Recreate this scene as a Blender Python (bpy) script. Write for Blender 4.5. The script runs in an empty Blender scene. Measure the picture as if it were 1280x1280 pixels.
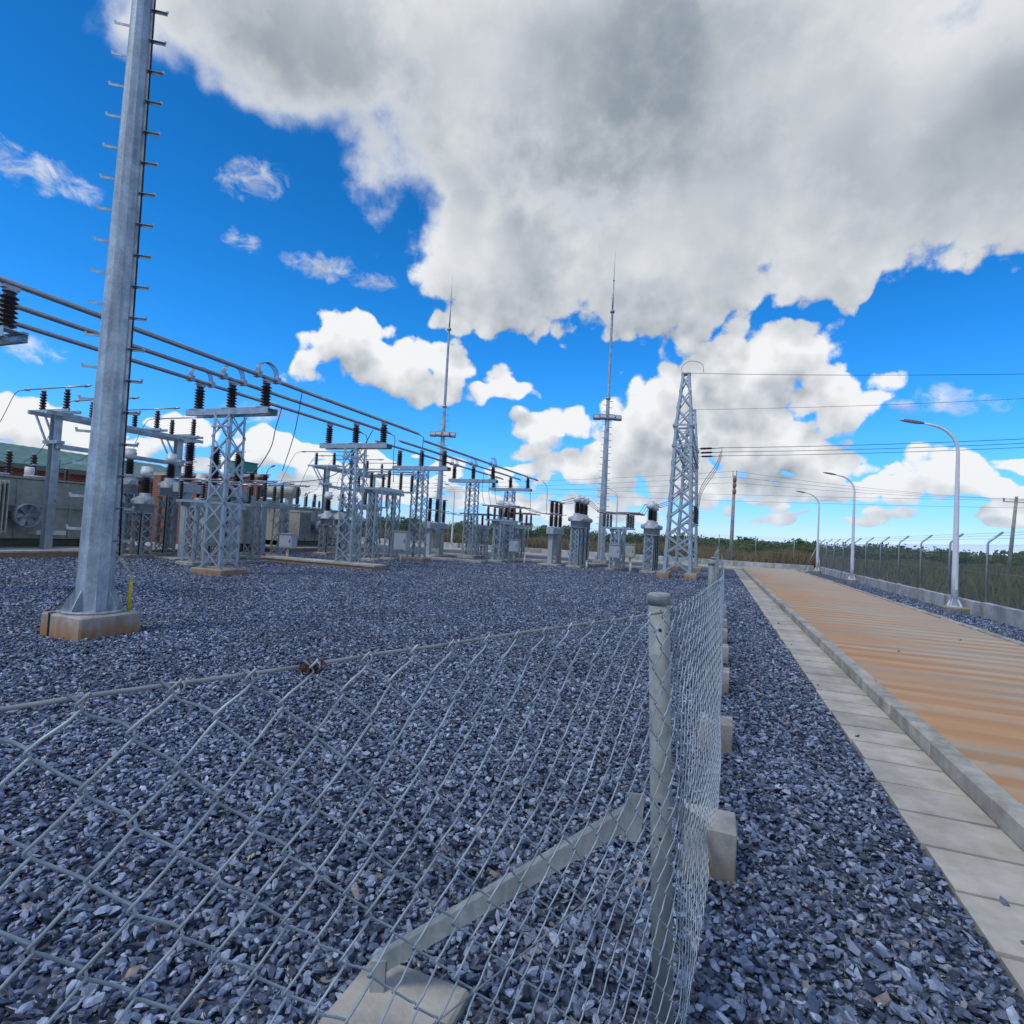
import bpy, math, random
import numpy as np
from mathutils import Vector, Matrix

S = bpy.context.scene
COL = S.collection
R = math.radians
random.seed(7)

# ------------------------------------------------------------------ camera
F_PX, THETA, PITCH, ROLL, CAM_H = 690.0, R(20.4), math.atan(26 / 690.0), R(3.1), 1.5
cam = bpy.data.cameras.new('camera')
cam.sensor_fit = 'HORIZONTAL'
cam.sensor_width = 36.0
cam.lens = 36.0 * F_PX / 1280.0
cam.clip_start = 0.02
cam.clip_end = 4000
camo = bpy.data.objects.new('camera', cam)
COL.objects.link(camo)
fw = Vector((-math.sin(THETA) * math.cos(PITCH), math.cos(THETA) * math.cos(PITCH), math.sin(PITCH)))
r0 = Vector((math.cos(THETA), math.sin(THETA), 0))
u0 = r0.cross(fw)
up = math.cos(ROLL) * u0 - math.sin(ROLL) * r0
rt = math.cos(ROLL) * r0 + math.sin(ROLL) * u0
camo.matrix_world = Matrix(((rt.x, up.x, -fw.x, 0), (rt.y, up.y, -fw.y, 0), (rt.z, up.z, -fw.z, CAM_H), (0, 0, 0, 1)))
S.camera = camo
S.view_settings.view_transform = 'Standard'
S.view_settings.look = 'None'
S.view_settings.gamma = 1
S.view_settings.exposure = 0.12
S.view_settings.use_curve_mapping = False

# ------------------------------------------------------------------ world and sun
SUN_AZ, SUN_EL = R(-148), R(56)      # azimuth clockwise from +Y
sun = bpy.data.lights.new('sun', 'SUN')
sun.energy = 1.5
sun.angle = R(14)
sun.color = (1.0, 0.95, 0.87)
suno = bpy.data.objects.new('sun', sun)
COL.objects.link(suno)
sd = Vector((math.sin(SUN_AZ) * math.cos(SUN_EL), math.cos(SUN_AZ) * math.cos(SUN_EL), math.sin(SUN_EL)))
suno.rotation_euler = sd.to_track_quat('Z', 'Y').to_euler()

W = bpy.data.worlds.new('World')
S.world = W
W.use_nodes = True
nt = W.node_tree
nt.nodes.clear()


class G:
    """small node-building helper"""
    def __init__(s, tree):
        s.t = tree

    def n(s, typ, ins=None, **kw):
        nd = s.t.nodes.new(typ)
        for k, v in kw.items():
            setattr(nd, k, v)
        for k, v in (ins or {}).items():
            sock = nd.inputs[k]
            if hasattr(v, 'is_output'):
                s.t.links.new(v, sock)
            else:
                sock.default_value = v
        return nd

    def m(s, op, a, b=None, c=None, clamp=False):
        nd = s.t.nodes.new('ShaderNodeMath')
        nd.operation = op
        nd.use_clamp = clamp
        for i, v in enumerate((a, b, c)):
            if v is None:
                continue
            if hasattr(v, 'is_output'):
                s.t.links.new(v, nd.inputs[i])
            else:
                nd.inputs[i].default_value = v
        return nd.outputs[0]

    def v(s, op, a, b=None, c=None, out=0):
        nd = s.t.nodes.new('ShaderNodeVectorMath')
        nd.operation = op
        for i, x in enumerate((a, b, c)):
            if x is None:
                continue
            if hasattr(x, 'is_output'):
                s.t.links.new(x, nd.inputs[i])
            else:
                nd.inputs[i].default_value = x
        return nd.outputs[out]

    def rng(s, val, a, b, c=0.0, d=1.0, smooth=True):
        nd = s.n('ShaderNodeMapRange', {'Value': val, 'From Min': a, 'From Max': b, 'To Min': c, 'To Max': d})
        nd.interpolation_type = 'SMOOTHSTEP' if smooth else 'LINEAR'
        return nd.outputs[0]

    def mix(s, fac, a, b):
        nd = s.t.nodes.new('ShaderNodeMix')
        nd.data_type = 'RGBA'
        for i, v in ((0, fac), (6, a), (7, b)):
            if hasattr(v, 'is_output'):
                s.t.links.new(v, nd.inputs[i])
            else:
                nd.inputs[i].default_value = v if i == 0 else (*v[:3], 1)
        return nd.outputs[2]

    def noise(s, vec, scale, detail=4, rough=0.55, dist=0.0):
        nd = s.n('ShaderNodeTexNoise', {'Scale': scale, 'Detail': detail, 'Roughness': rough, 'Distortion': dist})
        if vec is not None:
            s.t.links.new(vec, nd.inputs['Vector'])
        return nd.outputs[0]


# cloud banks: (azimuth, elevation, half width, half height) in degrees
BANKS = [(-54.0, 37.9, 8.9, 4.0), (-42.6, 40.3, 18.7, 5.9), (-12.7, 40.7, 31.8, 13.3), (-21.0, 26.4, 11.7, 6.5),
         (-26.8, 31.2, 5.0, 6.9), (6.1, 33.9, 26.5, 10.9), (19.6, 32.0, 13.3, 8.3), (-6.0, 25.6, 11.8, 5.8),
         (9.7, 24.5, 8.2, 3.7), (-37.6, 17.8, 4.6, 3.6), (-31.1, 15.6, 10.4, 3.5), (-42.0, 15.3, 3.6, 2.9),
         (-22.8, 14.3, 4.6, 1.4), (-0.2, 15.3, 8.8, 6.6), (5.4, 17.2, 5.1, 3.9), (10.1, 13.3, 5.0, 2.8),
         (-6.2, 11.6, 8.6, 3.9), (-15.9, 11.0, 6.2, 2.3), (-10.8, 7.5, 12.0, 2.6), (3.6, 9.3, 7.6, 3.0),
         (17.0, 12.4, 4.5, 0.9), (10.2, 7.7, 3.4, 1.8), (7.7, 5.8, 4.9, 1.6), (17.6, 6.9, 3.4, 2.1),
         (14.4, 5.4, 3.7, 1.2), (20.6, 5.4, 2.4, 1.1), (-1.3, 5.4, 6.7, 2.0), (-62.2, 6.1, 3.9, 2.0),
         (-50.9, 7.4, 4.0, 2.5), (-43.6, 6.9, 4.6, 1.5), (-62.0, 12.7, 2.1, 0.8), (-56.1, 5.4, 4.4, 1.3),
         (-45.2, 10.1, 2.7, 1.0), (-47.3, 29.0, 2.6, 1.3), (-63.8, 24.9, 2.7, 1.4), (-60.4, 24.6, 1.9, 0.7),
         (-48.3, 24.5, 1.3, 0.7), (-40.7, 24.0, 3.1, 0.9), (-36.1, 23.5, 2.0, 0.8),
         (-26.9, 20.3, 3.7, 1.8), (-33.2, 33.3, 3.2, 1.5), (-20.5, 3.8, 9.9, 1.3), (-36.0, 4.5, 6.9, 1.4),
         (-13.8, 2.5, 11.3, 0.8), (-2.5, 21.0, 6.5, 3.2), (-24.5, 22.0, 4.5, 2.0)]
WISPS = [b_ for b_ in BANKS if b_[2] * b_[3] < 6 and b_[1] > 9]
BANKS = [b_ for b_ in BANKS if b_ not in WISPS]


def cloud_group(name, detail, small=True):
    gt = bpy.data.node_groups.new(name, 'ShaderNodeTree')
    gt.interface.new_socket('Vector', in_out='INPUT', socket_type='NodeSocketVector')
    gt.interface.new_socket('Density', in_out='OUTPUT', socket_type='NodeSocketFloat')
    g = G(gt)
    gi = gt.nodes.new('NodeGroupInput')
    go = gt.nodes.new('NodeGroupOutput')
    d = gi.outputs[0]
    wn = g.n('ShaderNodeTexNoise', {'Vector': d, 'Scale': 11.0, 'Detail': 2.0, 'Roughness': 0.6})
    w = g.v('SUBTRACT', wn.outputs['Color'], (0.5, 0.5, 0.5))
    dw = g.v('MULTIPLY_ADD', w, (0.12, 0.12, 0.09), d)
    sp = g.n('ShaderNodeSeparateXYZ', {0: dw})
    az = g.m('ARCTAN2', sp.outputs[0], sp.outputs[1])
    el = g.m('ARCSINE', g.m('MAXIMUM', g.m('MINIMUM', sp.outputs[2], 1.0), -1.0))
    ae = g.n('ShaderNodeCombineXYZ', {0: az, 1: el, 2: 0.0}).outputs[0]
    best = None
    for (a, e, sa, se) in BANKS:
        o = 0.05 if sa * se < 60 else -0.25
        a, e, sa, se = R(a), R(e), R(sa), R(se)
        q = g.v('MULTIPLY_ADD', ae, (1 / sa, 1 / se, 0), (-a / sa, -e / se, 0))
        dd = g.m('ADD', g.v('DOT_PRODUCT', q, q, out=1), o)
        best = dd if best is None else g.m('SMOOTH_MIN', best, dd, 0.3)
    field = g.m('MAXIMUM', g.m('SUBTRACT', 1.0, best), -1.1)
    # the sky goes on with scattered cumulus all round
    azs = g.n('ShaderNodeSeparateXYZ', {0: d})
    gen = g.m('MULTIPLY', g.m('SUBTRACT', g.noise(d, 2.6, 1, 0.5), 0.47), 6.0)
    gen = g.m('MINIMUM', gen, 0.9)
    az0 = g.m('ARCTAN2', azs.outputs[0], azs.outputs[1])
    off = g.m('ABSOLUTE', g.m('SUBTRACT', az0, R(-21)))
    outm = g.m('MAXIMUM', g.rng(off, R(46), R(58)), g.rng(azs.outputs[2], 0.74, 0.84))
    gen = g.m('ADD', gen, g.m('MULTIPLY', g.m('SUBTRACT', outm, 1.0), 4.0))
    # rows of small cumulus low over the horizon
    low = g.m('MULTIPLY', g.m('SUBTRACT', g.noise(g.v('MULTIPLY', d, (1.0, 1.0, 2.6)), 15.0, 1, 0.5), 0.475), 6.5)
    lowm = g.m('MULTIPLY', g.rng(azs.outputs[2], 0.015, 0.05), g.rng(azs.outputs[2], 0.19, 0.11))
    low = g.m('MINIMUM', g.m('ADD', low, g.m('MULTIPLY', g.m('SUBTRACT', lowm, 1.0), 3.0)), 0.7)
    field = g.m('MAXIMUM', g.m('MAXIMUM', field, gen), low)
    fine = g.noise(d, 9.0, detail, 0.61, 0.0)
    vo = g.n('ShaderNodeTexVoronoi', {'Vector': g.v('MULTIPLY_ADD', w, (0.05, 0.05, 0.05), d), 'Scale': 30.0}).outputs[0]
    puff = g.m('MULTIPLY', g.m('SUBTRACT', 0.45, vo), g.rng(azs.outputs[2], 0.34, 0.50, 0.85, 0.12))
    field = g.m('ADD', field, puff)
    amp = g.rng(azs.outputs[2], 0.36, 0.56, 2.6, 1.7)
    dens = g.m('ADD', field, g.m('MULTIPLY', g.m('SUBTRACT', fine, 0.515), amp))
    gt.links.new(dens, go.inputs[0])
    return gt


g = G(nt)
tc = g.n('ShaderNodeTexCoord')
DIR = tc.outputs['Generated']
sky = g.n('ShaderNodeTexSky')
sky.sky_type = 'NISHITA'
sky.sun_disc = False
sky.sun_elevation = SUN_EL
sky.sun_rotation = SUN_AZ
sky.altitude = 1200
sky.air_density = 1.0
sky.dust_density = 0.3
sky.ozone_density = 2.0
STR = 0.09
# phone-camera blue: a per-channel grade of the sky
sc_ = g.n('ShaderNodeSeparateColor', {0: sky.outputs[0]})
skyc = g.n('ShaderNodeCombineColor', {0: g.m('MULTIPLY', g.m('POWER', sc_.outputs[0], 1.7), 0.85 * STR ** 0.7),
                                      1: g.m('MULTIPLY', sc_.outputs[1], 1.0), 2: g.m('MULTIPLY', sc_.outputs[2], 1.75)}).outputs[0]


up_ = g.n('ShaderNodeSeparateXYZ', {0: DIR}).outputs[2]
gr_ = g.m('MULTIPLY', g.rng(up_, 0.65, 0.15, 1.0, 1.36), g.rng(up_, 0.16, 0.0, 1.0, 0.78))
skyc = g.v('MULTIPLY', skyc, g.n('ShaderNodeCombineXYZ', {0: g.m('MULTIPLY', gr_, g.rng(up_, 0.38, 0.0, 0.70, 1.10)), 1: gr_, 2: gr_}).outputs[0])


def dens_at(off, grp):
    nd = nt.nodes.new('ShaderNodeGroup')
    nd.node_tree = grp
    nt.links.new(g.v('ADD', DIR, off), nd.inputs[0])
    return nd.outputs[0]


d0 = dens_at((0, 0, 0), cloud_group('cloud_density', 8.0))
lo = sd * 0.012 + Vector((0, 0, 0.042))
d1 = dens_at((lo.x, lo.y, lo.z), cloud_group('cloud_density_lit', 4.0))
sepz = g.n('ShaderNodeSeparateXYZ', {0: DIR}).outputs[2]
alpha = g.rng(d0, 0.0, g.rng(sepz, 0.34, 0.56, 0.30, 0.75))
# thin wisps: soft streaks only
wv = g.n('ShaderNodeTexNoise', {'Vector': DIR, 'Scale': 14.0, 'Detail': 2.0}).outputs['Color']
wd_ = g.n('ShaderNodeSeparateXYZ', {0: g.v('MULTIPLY_ADD', g.v('SUBTRACT', wv, (0.5, 0.5, 0.5)), (0.07, 0.07, 0.06), DIR)})
wae = g.n('ShaderNodeCombineXYZ', {0: g.m('ARCTAN2', wd_.outputs[0], wd_.outputs[1]), 1: g.m('ARCSINE', g.m('MINIMUM', wd_.outputs[2], 1.0)), 2: 0.0}).outputs[0]
wb = None
for (a, e, sa, se) in WISPS:
    a, e, sa, se = R(a), R(e), R(sa * 1.3), R(se * 1.5)
    q_ = g.v('MULTIPLY_ADD', wae, (1 / sa, 1 / se, 0), (-a / sa, -e / se, 0))
    dd_ = g.v('DOT_PRODUCT', q_, q_, out=1)
    wb = dd_ if wb is None else g.m('SMOOTH_MIN', wb, dd_, 0.3)
wn_ = g.noise(g.v('MULTIPLY', DIR, (1.0, 1.0, 1.5)), 26.0, 6, 0.66, 0.6)
wden = g.m('ADD', g.m('SUBTRACT', 0.8, wb), g.m('MULTIPLY', g.m('SUBTRACT', wn_, 0.5), 3.4))
alpha = g.m('MAXIMUM', alpha, g.m('MULTIPLY', g.rng(wden, 0.0, 1.5), 0.88))
high = g.rng(sepz, 0.30, 0.58)
lit = g.m('MULTIPLY', g.m('SUBTRACT', d0, d1), g.m('MULTIPLY_ADD', high, -0.42, 0.58))
mass = g.noise(DIR, 4.2, 2, 0.5)
thick = g.m('MULTIPLY', g.rng(d0, 0.15, g.m('MULTIPLY_ADD', high, -0.3, 1.7)), g.m('MULTIPLY_ADD', high, 0.26, 0.44))
thick = g.m('MULTIPLY', thick, g.rng(mass, 0.34, 0.66, 0.62, 1.38, smooth=False))
bright = g.m('ADD', g.m('SUBTRACT', g.m('MULTIPLY_ADD', high, 0.18, 0.72), thick), lit)
bright = g.m('MINIMUM', g.m('MAXIMUM', bright, 0.0), 1.0)
ccol = g.mix(bright, (2.9, 3.45, 4.05), (9.2, 9.4, 9.6))
hz = g.rng(sepz, 0.0, 0.14, 0.35, 0.0)
ccol = g.mix(hz, ccol, (6.2, 7.6, 9.4))
bg_sky = g.n('ShaderNodeBackground', {'Color': skyc, 'Strength': STR})
bg_cloud = g.n('ShaderNodeBackground', {'Color': ccol, 'Strength': STR})
bg = g.n('ShaderNodeMixShader', {0: alpha, 1: bg_sky.outputs[0], 2: bg_cloud.outputs[0]})
W.cycles.sampling_method = 'MANUAL'
W.cycles.sample_map_resolution = 256
wo = g.n('ShaderNodeOutputWorld')
nt.links.new(bg.outputs[0], wo.inputs[0])

# ------------------------------------------------------------------ materials
MATS = {}


def mat(name, col, rough=0.6, metal=0.0, var=0.25, scale=6.0, bump=0.0, bscale=60.0, col2=None, coord='Object', detail=6, spec=0.5):
    m = bpy.data.materials.new(name)
    m.use_nodes = True
    t = m.node_tree
    b = t.nodes['Principled BSDF']
    q = G(t)
    tcn = q.n('ShaderNodeTexCoord').outputs[coord]
    n = q.noise(tcn, scale, detail, 0.6)
    c2 = col2 or tuple(c * (1 - var) for c in col)
    c1 = col if col2 else tuple(min(1, c * (1 + var)) for c in col)
    f = q.rng(n, 0.33, 0.68)
    c = q.mix(f, c1, c2)
    if name.find('concrete') >= 0:
        rn = q.rng(q.n('ShaderNodeObjectInfo').outputs['Random'], 0.0, 1.0, 0.86, 1.10, smooth=False)
        stn = q.rng(q.noise(q.n('ShaderNodeNewGeometry').outputs['Position'], 1.7, 5, 0.7), 0.35, 0.62, 0.78, 1.06)
        rn = q.m('MULTIPLY', rn, stn)
        c = q.v('MULTIPLY', c, q.n('ShaderNodeCombineXYZ', {0: rn, 1: rn, 2: rn}).outputs[0])
    t.links.new(c, b.inputs['Base Color'])
    t.links.new(q.rng(n, 0.3, 0.7, max(rough - 0.1, 0.03), min(rough + 0.12, 1)), b.inputs['Roughness'])
    b.inputs['Metallic'].default_value = metal
    b.inputs['Specular IOR Level'].default_value = spec
    if bump:
        bn = q.n('ShaderNodeBump', {'Strength': bump, 'Distance': 0.01, 'Height': q.noise(tcn, bscale, 5, 0.65)})
        t.links.new(bn.outputs[0], b.inputs['Normal'])
    MATS[name] = m
    return m


GALV = mat('galvanised_steel', (0.39, 0.455, 0.49), 0.42, 0.6, 0.12, 5, 0.06, 40)
GALVM = mat('galvanised_mast_steel', (0.47, 0.54, 0.58), 0.45, 0.5, 0.0, 4.0, 0.08, 25, col2=(0.33, 0.40, 0.45))
PIPE = mat('aluminium_pipe', (0.36, 0.37, 0.39), 0.38, 0.7, 0.1, 3)
WIREM = mat('fence_wire', (0.36, 0.42, 0.45), 0.5, 0.25, 0.2, 14)
RODM = mat('fence_rod', (0.30, 0.32, 0.31), 0.55, 0.3, 0.2, 20)
POSTM = mat('fence_post_steel', (0.275, 0.305, 0.295), 0.62, 0.1, 0.16, 9, 0.12, 90)
RUST = mat('rust', (0.10, 0.03, 0.015), 0.85, 0.1, 0.5, 80, 0.5, 200)
CONC = mat('concrete', (0.40, 0.375, 0.315), 0.85, 0, 0.22, 5, 0.35, 60)
CONCL = mat('pale_concrete', (0.47, 0.44, 0.39), 0.85, 0, 0.18, 3, 0.3, 50)
SLABM = mat('drain_slab_concrete', (0.52, 0.48, 0.40), 0.85, 0, 0.0, 2.2, 0.3, 70, col2=(0.42, 0.385, 0.315), coord='Generated')
WALLM = mat('plinth_concrete', (0.46, 0.47, 0.46), 0.8, 0, 0.2, 2, 0.2, 40)
INSM = mat('dark_porcelain', (0.022, 0.016, 0.016), 0.25, 0, 0.3, 20)
WHITE = mat('white_paint', (0.72, 0.74, 0.75), 0.4, 0, 0.06, 5)
LGREY = mat('light_grey_paint', (0.38, 0.43, 0.475), 0.45, 0, 0.1, 6)
TANK = mat('olive_grey_paint', (0.40, 0.42, 0.37), 0.5, 0, 0.12, 5)
TANKD = mat('dark_tank_paint', (0.14, 0.155, 0.14), 0.5, 0, 0.15, 5)
BLACK = mat('black_rubber', (0.015, 0.015, 0.017), 0.5, 0, 0.3, 8)
CABLE = mat('dark_wire', (0.05, 0.055, 0.065), 0.5, 0.2, 0.1, 8)
YEL = mat('yellow_plastic', (0.62, 0.50, 0.02), 0.45, 0, 0.12, 20)
SAND = mat('sand_plastic_pipe', (0.55, 0.50, 0.40), 0.6, 0, 0.1, 9)
ROOF = mat('green_roof_sheet', (0.11, 0.21, 0.15), 0.5, 0, 0.15, 2)
TEAL = mat('teal_roof_sheet', (0.03, 0.28, 0.22), 0.5, 0, 0.1, 2)
DOORM = mat('grey_door_paint', (0.13, 0.14, 0.155), 0.5, 0, 0.1, 4)
GLASS = mat('lamp_glass', (0.5, 0.53, 0.56), 0.15, 0, 0.05, 4)
WOOD = mat('weathered_pole_wood', (0.20, 0.16, 0.12), 0.85, 0, 0.3, 12)
LAMPW = mat('lamp_post_paint', (0.70, 0.73, 0.78), 0.35, 0, 0.05, 3)
HEADM = mat('lamp_head_grey', (0.16, 0.17, 0.19), 0.45, 0.2, 0.1, 3)


def streaked(m):
    t = m.node_tree
    q = G(t)
    b = t.nodes['Principled BSDF']
    old = b.inputs['Base Color'].links[0].from_socket
    p = q.n('ShaderNodeTexCoord').outputs['Object']
    f = q.rng(q.noise(q.v('MULTIPLY', p, (16, 16, 0.9)), 1.0, 5, 0.65), 0.32, 0.68, 0.80, 1.14)
    sp = q.n('ShaderNodeTexVoronoi', {'Vector': p, 'Scale': 38.0}).outputs['Color']
    f2 = q.rng(q.n('ShaderNodeSeparateColor', {0: sp}).outputs[0], 0.0, 1.0, 0.90, 1.08, smooth=False)
    f = q.m('MULTIPLY', f, f2)
    t.links.new(q.v('MULTIPLY', old, q.n('ShaderNodeCombineXYZ', {0: f, 1: f, 2: f}).outputs[0]), b.inputs['Base Color'])


streaked(GALVM)
streaked(POSTM)


def stained(name, base, stain, z0, z1):
    """concrete with laterite splash stains that fade upwards"""
    m = mat(name, base, 0.85, 0, 0.2, 6, 0.35, 60)
    t = m.node_tree
    q = G(t)
    b = t.nodes['Principled BSDF']
    old = b.inputs['Base Color'].links[0].from_socket
    tcn = q.n('ShaderNodeTexCoord').outputs['Object']
    z = q.n('ShaderNodeSeparateXYZ', {0: tcn}).outputs[2]
    streak = q.noise(q.v('MULTIPLY', tcn, (9, 9, 1.2)), 1.0, 4, 0.6)
    f = q.m('ADD', q.rng(z, z0, z1, 0.8, -0.1), q.m('MULTIPLY', q.m('SUBTRACT', streak, 0.5), 1.6), clamp=True)
    t.links.new(q.mix(f, old, stain), b.inputs['Base Color'])
    return m


FOOT = stained('laterite_stained_concrete', (0.40, 0.38, 0.33), (0.36, 0.17, 0.06), 0.02, 0.30)
FOOTG = stained('soil_stained_concrete', (0.40, 0.38, 0.33), (0.22, 0.17, 0.12), 0.0, 0.22)


def simple_shader(name, build, rough=0.85):
    m = bpy.data.materials.new(name)
    m.use_nodes = True
    t = m.node_tree
    b = t.nodes['Principled BSDF']
    b.inputs['Roughness'].default_value = rough
    build(G(t), t, b)
    MATS[name] = m
    return m


def _bed(q, t, b):
    p = q.n('ShaderNodeTexCoord').outputs['Object']
    vo = q.n('ShaderNodeTexVoronoi', {'Vector': p, 'Scale': 24.0, 'Randomness': 1.0})
    h = q.n('ShaderNodeSeparateColor', {0: vo.outputs['Color']}).outputs[0]
    cr = q.n('ShaderNodeValToRGB', {0: h})
    e = cr.color_ramp.elements
    e[0].position, e[0].color = 0.0, (0.034, 0.047, 0.076, 1)
    e[1].position, e[1].color = 1.0, (0.24, 0.28, 0.36, 1)
    x = e.new(0.7); x.color = (0.13, 0.165, 0.245, 1)
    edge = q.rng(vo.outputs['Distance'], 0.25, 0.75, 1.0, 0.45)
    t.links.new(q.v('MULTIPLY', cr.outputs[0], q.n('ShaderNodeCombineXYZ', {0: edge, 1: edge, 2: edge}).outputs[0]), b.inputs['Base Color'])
    bn = q.n('ShaderNodeBump', {'Strength': 1.0, 'Distance': 0.03, 'Height': q.m('ADD', q.m('MULTIPLY', h, 0.6), q.m('MULTIPLY', vo.outputs['Distance'], -0.8))})
    t.links.new(bn.outputs[0], b.inputs['Normal'])


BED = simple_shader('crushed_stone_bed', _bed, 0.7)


def _stone(q, t, b):
    oi = q.n('ShaderNodeObjectInfo').outputs['Random']
    cr = q.n('ShaderNodeValToRGB', {0: oi})
    e = cr.color_ramp.elements
    e[0].position, e[0].color = 0.0, (0.024, 0.030, 0.043, 1)
    e[1].position, e[1].color = 1.0, (0.26, 0.20, 0.145, 1)
    for ps, c in ((0.35, (0.062, 0.083, 0.132)), (0.62, (0.112, 0.148, 0.222)), (0.84, (0.20, 0.250, 0.350)), (0.97, (0.34, 0.40, 0.50)), (0.992, (0.17, 0.145, 0.135))):
        x = e.new(ps); x.color = (*c, 1)
    p = q.n('ShaderNodeNewGeometry').outputs['Position']
    n = q.noise(p, 45.0, 4, 0.65)
    tone = q.rng(n, 0.3, 0.72, 0.72, 1.6, smooth=False)
    c = q.v('MULTIPLY', cr.outputs[0], q.n('ShaderNodeCombineXYZ', {0: tone, 1: tone, 2: tone}).outputs[0])
    big = q.rng(q.noise(p, 0.7, 3, 0.6), 0.35, 0.65, 0.82, 1.12)
    c = q.v('MULTIPLY', c, q.n('ShaderNodeCombineXYZ', {0: big, 1: big, 2: big}).outputs[0])
    t.links.new(c, b.inputs['Base Color'])
    t.links.new(q.rng(oi, 0.0, 1.0, 0.24, 0.58, smooth=False), b.inputs['Roughness'])
    b.inputs['Specular IOR Level'].default_value = 0.65
    bn = q.n('ShaderNodeBump', {'Strength': 0.35, 'Distance': 0.004, 'Height': q.noise(p, 160.0, 3, 0.6)})
    t.links.new(bn.outputs[0], b.inputs['Normal'])


STONE = simple_shader('slate_stone', _stone, 0.55)


def _road(q, t, b):
    p = q.n('ShaderNodeTexCoord').outputs['Object']
    s = q.n('ShaderNodeSeparateXYZ', {0: p})
    wob = q.noise(p, 0.55, 3, 0.55)
    yy = q.m('ADD', s.outputs[1], q.m('MULTIPLY', q.m('SUBTRACT', wob, 0.5), 0.35))
    pv = q.n('ShaderNodeCombineXYZ', {0: q.m('MULTIPLY', s.outputs[0], 0.12), 1: q.m('MULTIPLY', yy, 1.15), 2: 0.0}).outputs[0]
    band = q.noise(pv, 2.1, 2, 0.5)
    amp = q.rng(q.noise(q.n('ShaderNodeCombineXYZ', {0: q.m('MULTIPLY', s.outputs[0], 0.45), 1: s.outputs[1], 2: 3.0}).outputs[0], 0.9, 3, 0.6), 0.36, 0.66, 0.0, 1.0)
    drift = q.noise(q.n('ShaderNodeCombineXYZ', {0: 0.0, 1: s.outputs[1], 2: 7.0}).outputs[0], 0.8, 2, 0.6)
    stripe = q.m('SINE', q.m('ADD', q.m('MULTIPLY', yy, 13.5), q.m('MULTIPLY', drift, 7.0)))
    stripe = q.m('MULTIPLY', q.rng(stripe, -0.6, 0.6, -1.0, 1.0), amp)
    patch = q.noise(p, 0.5, 4, 0.6)
    fine = q.noise(p, 9.0, 6, 0.65)
    left = q.rng(s.outputs[0], 1.7, 3.9, 0.34, -0.12)
    far = q.rng(s.outputs[1], 24.0, 35.0, 0.0, 0.45)
    f = q.m('ADD', q.m('MULTIPLY', q.m('SUBTRACT', band, 0.5), 2.6), q.m('MULTIPLY', q.m('SUBTRACT', patch, 0.5), 1.3))
    f = q.m('ADD', f, q.m('MULTIPLY', stripe, 0.36))
    f = q.m('SUBTRACT', q.m('ADD', f, q.m('ADD', left, 0.40)), far)
    f = q.m('ADD', f, q.m('MULTIPLY', q.m('SUBTRACT', fine, 0.5), 0.55), clamp=True)
    c = q.mix(f, (0.49, 0.405, 0.30), (0.50, 0.27, 0.12))
    tone = q.m('MULTIPLY_ADD', stripe, -0.07, q.rng(band, 0.3, 0.7, 0.86, 1.08))
    c = q.v('MULTIPLY', c, q.n('ShaderNodeCombineXYZ', {0: tone, 1: tone, 2: tone}).outputs[0])
    c = q.mix(q.rng(q.noise(p, 3.0, 5, 0.7), 0.6, 0.75, 0.0, 0.35), c, (0.22, 0.17, 0.13))
    t.links.new(c, b.inputs['Base Color'])
    bn = q.n('ShaderNodeBump', {'Strength': 0.5, 'Distance': 0.012, 'Height': q.m('ADD', q.m('MULTIPLY', stripe, 0.3), fine)})
    t.links.new(bn.outputs[0], b.inputs['Normal'])


ROADM = simple_shader('laterite_dusted_concrete', _road, 0.85)


def _brick(q, t, b):
    p = q.n('ShaderNodeTexCoord').outputs['Object']
    s = q.n('ShaderNodeSeparateXYZ', {0: p})
    v = q.n('ShaderNodeCombineXYZ', {0: q.m('ADD', s.outputs[0], s.outputs[1]), 1: s.outputs[2], 2: 0.0}).outputs[0]
    br = q.n('ShaderNodeTexBrick', {'Vector': v, 'Color1': (0.36, 0.10, 0.055, 1), 'Color2': (0.27, 0.07, 0.04, 1), 'Mortar': (0.35, 0.30, 0.26, 1), 'Scale': 1.0, 'Mortar Size': 0.009, 'Brick Width': 0.235, 'Row Height': 0.085})
    n = q.noise(p, 1.2, 4, 0.6)
    t.links.new(q.mix(q.rng(n, 0.4, 0.75, 0, 0.35), br.outputs['Color'], (0.25, 0.13, 0.09)), b.inputs['Base Color'])
    bn = q.n('ShaderNodeBump', {'Strength': 0.6, 'Distance': 0.01, 'Height': br.outputs['Fac']})
    bn.invert = True
    t.links.new(bn.outputs[0], b.inputs['Normal'])


BRICK = simple_shader('red_brick', _brick)


def _veg(c1, c2, c3, sc):
    def f(q, t, b):
        p = q.n('ShaderNodeNewGeometry').outputs['Position']
        a = q.noise(p, sc, 3, 0.6)
        c = q.noise(p, sc * 9, 2, 0.6)
        col = q.mix(q.rng(a, 0.38, 0.62), c1, c2)
        col = q.mix(q.rng(c, 0.45, 0.7), col, c3)
        t.links.new(col, b.inputs['Base Color'])
        b.inputs['Specular IOR Level'].default_value = 0.2
    return f


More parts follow.
